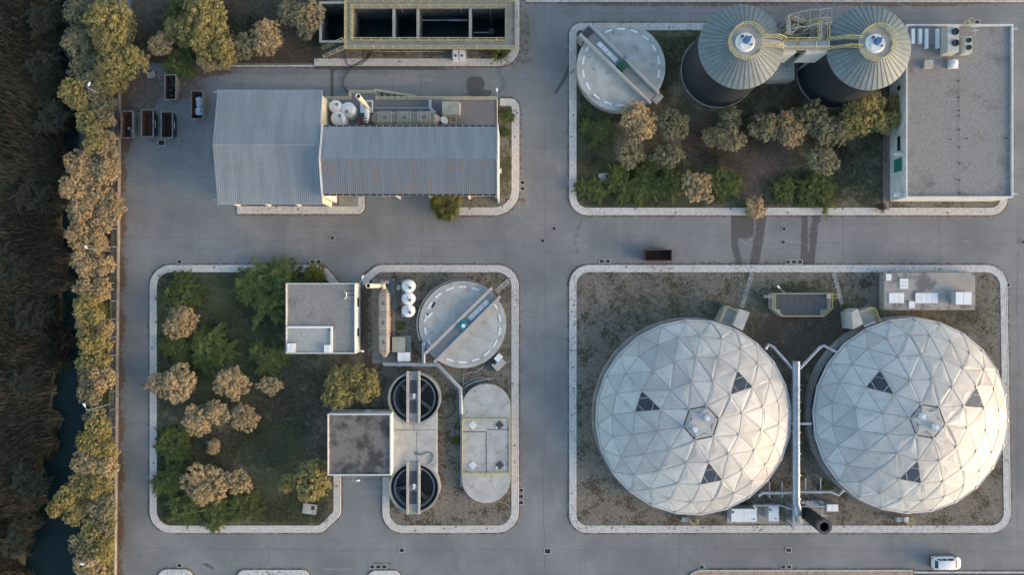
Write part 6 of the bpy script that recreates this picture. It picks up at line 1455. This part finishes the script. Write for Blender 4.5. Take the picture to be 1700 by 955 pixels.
# ---------------------------------------------------------------- skips
def skip(label, x0,y0,x1,y1, outer, inner, z=1.45, taper=.24, rim=None, ends='y', sidein=.12):
    a = W(x0,y1,z); b = W(x1,y0,z); cx, cy = (a.x+b.x)/2, (a.y+b.y)/2; t = T('skip', label, 'skip', (cx,cy,0), 'open steel skips')
    hx, hy = (b.x-a.x)/2, (b.y-a.y)/2; tx, ty = (hx*(1-sidein), hy*(1-taper)) if ends == 'y' else (hx*(1-taper), hy*(1-sidein))
    def ringq(k, z_, e=0): return [(cx+s*(tx+(hx-tx)*k-e), cy+u*(ty+(hy-ty)*k-e), z_) for s,u in ((-1,-1),(1,-1),(1,1),(-1,1))]
    o = [ringq(0,.12), ringq(.45,.55), ringq(1,z)]; i_ = [ringq(1,z,.07), ringq(.45,.6,.07), ringq(0,.2,.07)]
    m = MB(); m.v = []; m.loft(o, cap=False); m.add(o[0], [(3,2,1,0)]); m.build('outer_wall', outer, t)
    m = MB(); m.loft(i_, cap=False); m.add(i_[2], [(0,1,2,3)]); m.build('inner_wall', inner, t)
    m = MB()
    r0 = ringq(1,z+.004,-.03); r1 = ringq(1,z+.004,.10)
    for k in range(4):
        j = (k+1)%4; m.add([r0[k],r0[j],r1[j],r1[k]]+[(p[0],p[1],p[2]-.09) for p in (r0[k],r0[j],r1[j],r1[k])], [(0,1,2,3),(7,6,5,4),(0,4,5,1),(2,6,7,3)])
    m.build('top_rim', rim or SKPG, t)
    nr_ = 4
    for k in range(nr_):
        f = -.75+1.5*k/(nr_-1)
        for s in (-1,1):
            m = MB()
            if ends == 'y': m.slant((cx+s*(tx+.03),cy+ty*f,.2),(cx+s*(hx+.03),cy+ty*f,z-.12),.09,.06)
            else: m.slant((cx+tx*f,cy+s*(ty+.03),.2),(cx+tx*f,cy+s*(hy+.03),z-.12),.09,.06)
            m.build('stiffener', outer, t)
    return t, cx, cy, hx, hy
g_ = skip('pale grey skip with rusty inside and dark rubble, leftmost of the three side by side', 200.5,183.5,220.5,229, SKPG, RUST)
def rubble(name, label, cx, cy, hx, hy, z, n, ms, cat, s=(.12,.3)):
    t = T(name, label, cat, (cx,cy,z))
    for i in range(n):
        m = MB(); bm = bmesh.new(); bmesh.ops.create_icosphere(bm, subdivisions=1, radius=rng.uniform(*s))
        for v in bm.verts: v.co *= rng.uniform(.65,1.25)
        me = bpy.data.meshes.new('piece'); bm.to_mesh(me); bm.free(); me.materials.append(rng.choice(ms)); put('piece', me, t, (rng.uniform(-hx,hx), rng.uniform(-hy,hy), rng.uniform(0,.15)), rng.uniform(0,6))
    return t
rubble('rubble', 'dark and pale rubble lying in the leftmost grey skip', g_[1]+.1, g_[2]-.2, .45, 1.0, .3, 22, [BLK,GRATE,LGREY,RUSTD], 'rubble')
def markings(t, x, y0, y1, z, n):
    for i in range(n):
        m = MB(); y = y0+(y1-y0)*i/n; m.box(x,y,x+.02,y+.09,z,z+.16); m.build('lettering', WPAINT, t)
s_b = skip('dark blue skip with bright rust inside, middle of the three side by side', 234,181,254.5,227, NAVY, RUST)
s_c = skip('dark blue skip with brown inside, right of the three side by side', 267,184.5,286.5,228.5, NAVY, RUSTD)
for q in (s_b, s_c): markings(q[0], q[1]+q[3]-.02, q[2]-.5, q[2]+.5, .85, 8)
s_d = skip('narrow skip with pale side and dark mixed waste below the planting bed', 273,123,292,165, SKPG, RUSTD)
rubble('mixed_waste', 'dark waste with green plant scraps in the narrow skip', s_d[1], s_d[2], .5, 1.3, .5, 40, [BLK,GRATE,RUSTD,GREENM,RUSTD], 'waste', (.12,.28))
s_e = skip('skip filled with pale plastic bags, standing apart above the warehouse corner', 316.5,150,337,197, SKPG, RUST)
t = rubble('waste_bags', 'heap of pale blue-white plastic bags in the lone skip', s_e[1]+.05, s_e[2]-.1, .25, 1.05, .75, 26, [mat('bag_plastic', (.5,.56,.62), (.36,.42,.48), 6, rough=.35, spot=(.1,.13,.17), sscale=7, sth=(.5,.65))], 'bags', (.25,.4))
skip('dark rusty open container standing on the middle road above the dome island', 1070,414.5,1115.5,433, RUSTD, RUSTD, z=1.3, taper=.06, rim=RUST, ends='x', sidein=.04)
t = T('debris_pile', 'small white broken frame lying under the trees near the skips', 'debris', (*W(250,124,.3).xy,0))
for a, b, c, d in ((243,117,247,129),(247,129,258,127),(258,127,254,118),(244,120,256,125)):
    m = MB(); m.slant(W(a,b,.25), W(c,d,.35), .12, .12); m.build('piece', LGREY, t)
m = MB(); m.slant(W(246,124,.1), W(257,124,.1), .7, .1); m.build('board', CONCW, t)
# ---------------------------------------------------------------- car
def car():
    cx = (1550.5+1596)/2; q0 = W(cx, 937.2, .9); t = T('parked_car', 'white hatchback parked at the bottom right kerb, nose to the right', 'car', (q0.x,q0.y,0)); ox, oy = q0.x, q0.y+.03
    prof = [(-2.02,.60,.30,.62),(-1.98,.80,.22,.90),(-1.7,.84,.2,.98),(-1.0,.86,.18,1.0),(0,.87,.18,.99),(.9,.86,.18,.97),(1.25,.85,.2,.93),(1.62,.80,.2,.84),(1.88,.68,.24,.72),(2.0,.45,.32,.58)]
    secs = []
    for x, w, zl, zh in prof:
        secs.append([(ox+x,oy-w*.9,zl),(ox+x,oy-w,zl+.22),(ox+x,oy-w*.98,zh-.12),(ox+x,oy-w*.86,zh),(ox+x,oy,zh+.035),(ox+x,oy+w*.86,zh),(ox+x,oy+w*.98,zh-.12),(ox+x,oy+w,zl+.22),(ox+x,oy+w*.9,zl)])
    m = MB(); m.loft(secs); m.build('body', WPAINT, t, smooth=True)
    # greenhouse: dark glass volume with white roof and pillars
    low = [(-1.86,.70),(1.30,.70)]; zt_ = 1.50
    g = [(-1.80,.66,.97),(-1.45,.60,1.40)], 
    A = [(-1.88,-.70,.96),(1.22,-.74,.96),(1.22,.74,.96),(-1.88,.70,.96)]; B = [(-1.45,-.56,1.46),(.62,-.58,1.46),(.62,.58,1.46),(-1.45,.56,1.46)]
    A = [Vector((ox+x,oy+y,z)) for x,y,z in A]; B = [Vector((ox+x,oy+y,z)) for x,y,z in B]
    m = MB(); m.add(A+B, [(0,3,2,1),(4,5,6,7),(0,1,5,4),(1,2,6,5),(2,3,7,6),(3,0,4,7)]); m.build('cabin', WPAINT, t)
    def pane(nm, i, j, f0, f1, g0, g1, mt=GLASS):
        def P_(f, g): return A[i].lerp(A[j], f).lerp(B[i].lerp(B[j], f), g)
        q = [P_(f0,g0), P_(f1,g0), P_(f1,g1), P_(f0,g1)]; n_ = (q[1]-q[0]).cross(q[3]-q[0]).normalized(); c = sum(q, Vector())/4
        if n_.dot(c-Vector((ox,oy,1.1))) < 0: n_ = -n_
        m = MB(); m.add([p+n_*.012 for p in q]+[p-n_*.01 for p in q], [(0,1,2,3),(0,4,5,1),(1,5,6,2),(2,6,7,3),(3,7,4,0)]); return m.build(nm, mt, t)
    pane('windscreen', 1, 2, .06, .94, .06, .93, mat('windscreen_glass', (.10,.085,.06), (.06,.055,.045), 2, rough=.12, fine=0, bstr=0)); pane('rear_window', 3, 0, .08, .92, .12, .9)
    for a, b in ((0,1),(3,2)):
        pane('side_window', a, b, .06, .24, .15, .85); pane('side_window', a, b, .28, .54, .12, .88); pane('side_window', a, b, .58, .86, .12, .88)
    secs = [[(ox+x,oy-w,z-.02),(ox+x,oy-w*.8,z+.03),(ox+x,oy,z+.055),(ox+x,oy+w*.8,z+.03),(ox+x,oy+w,z-.02)] for x, w, z in ((-1.6,.5,1.44),(-1.45,.585,1.48),(-.4,.61,1.5),(.5,.6,1.49),(.7,.55,1.45))]
    m = MB(); m.loft(secs); m.build('roof', WPAINT, t, smooth=True)
    for sx in (-1.28, 1.28):
        for sy in (-1, 1):
            def disc(r0, y0, y1, nm, mt, par):
                m = MB(); v = []; n = 20
                for y in (y0, y1): v += [(ox+sx+r0*math.cos(6.2832*i/n), oy+sy*y, .31+r0*math.sin(6.2832*i/n)) for i in range(n)]
                m.add(v, [(i,(i+1)%n,n+(i+1)%n,n+i) for i in range(n)]+[tuple(range(n)), tuple(range(2*n-1,n-1,-1))]); return m.build(nm, mt, par)
            w_ = disc(.31,.68,.88,'wheel',TYRE,t); disc(.2,.86,.895,'rim',LGREY,w_)
    for sy in (-1,1):
        m = MB(); m.box(ox+.85,oy+sy*.86,ox+1.0,oy+sy*1.02,.92,1.04); m.build('mirror', BLK, t)
        m = MB(); m.box(ox+1.72,oy+sy*.62-.1,ox+1.86,oy+sy*.62+.1,.66,.775); m.build('headlight', LGREY, t)
        m = MB(); m.box(ox-2.03,oy+sy*.68-.08,ox-1.93,oy+sy*.68+.08,.6,.9); m.build('tail_light', REDP, t)
    m = MB(); m.slant((ox+1.27,oy-.5,.99),(ox+1.2,oy+.05,1.0),.03,.02); m.slant((ox+1.27,oy+.1,.99),(ox+1.2,oy+.6,1.0),.03,.02); m.build('wiper', BLK, t)
    m = MB(); m.box(ox-2.06,oy-.72,ox-1.95,oy+.72,.3,.5); m.build('rear_bumper', BLK, t)
car()
print('objects', len(bpy.data.objects))
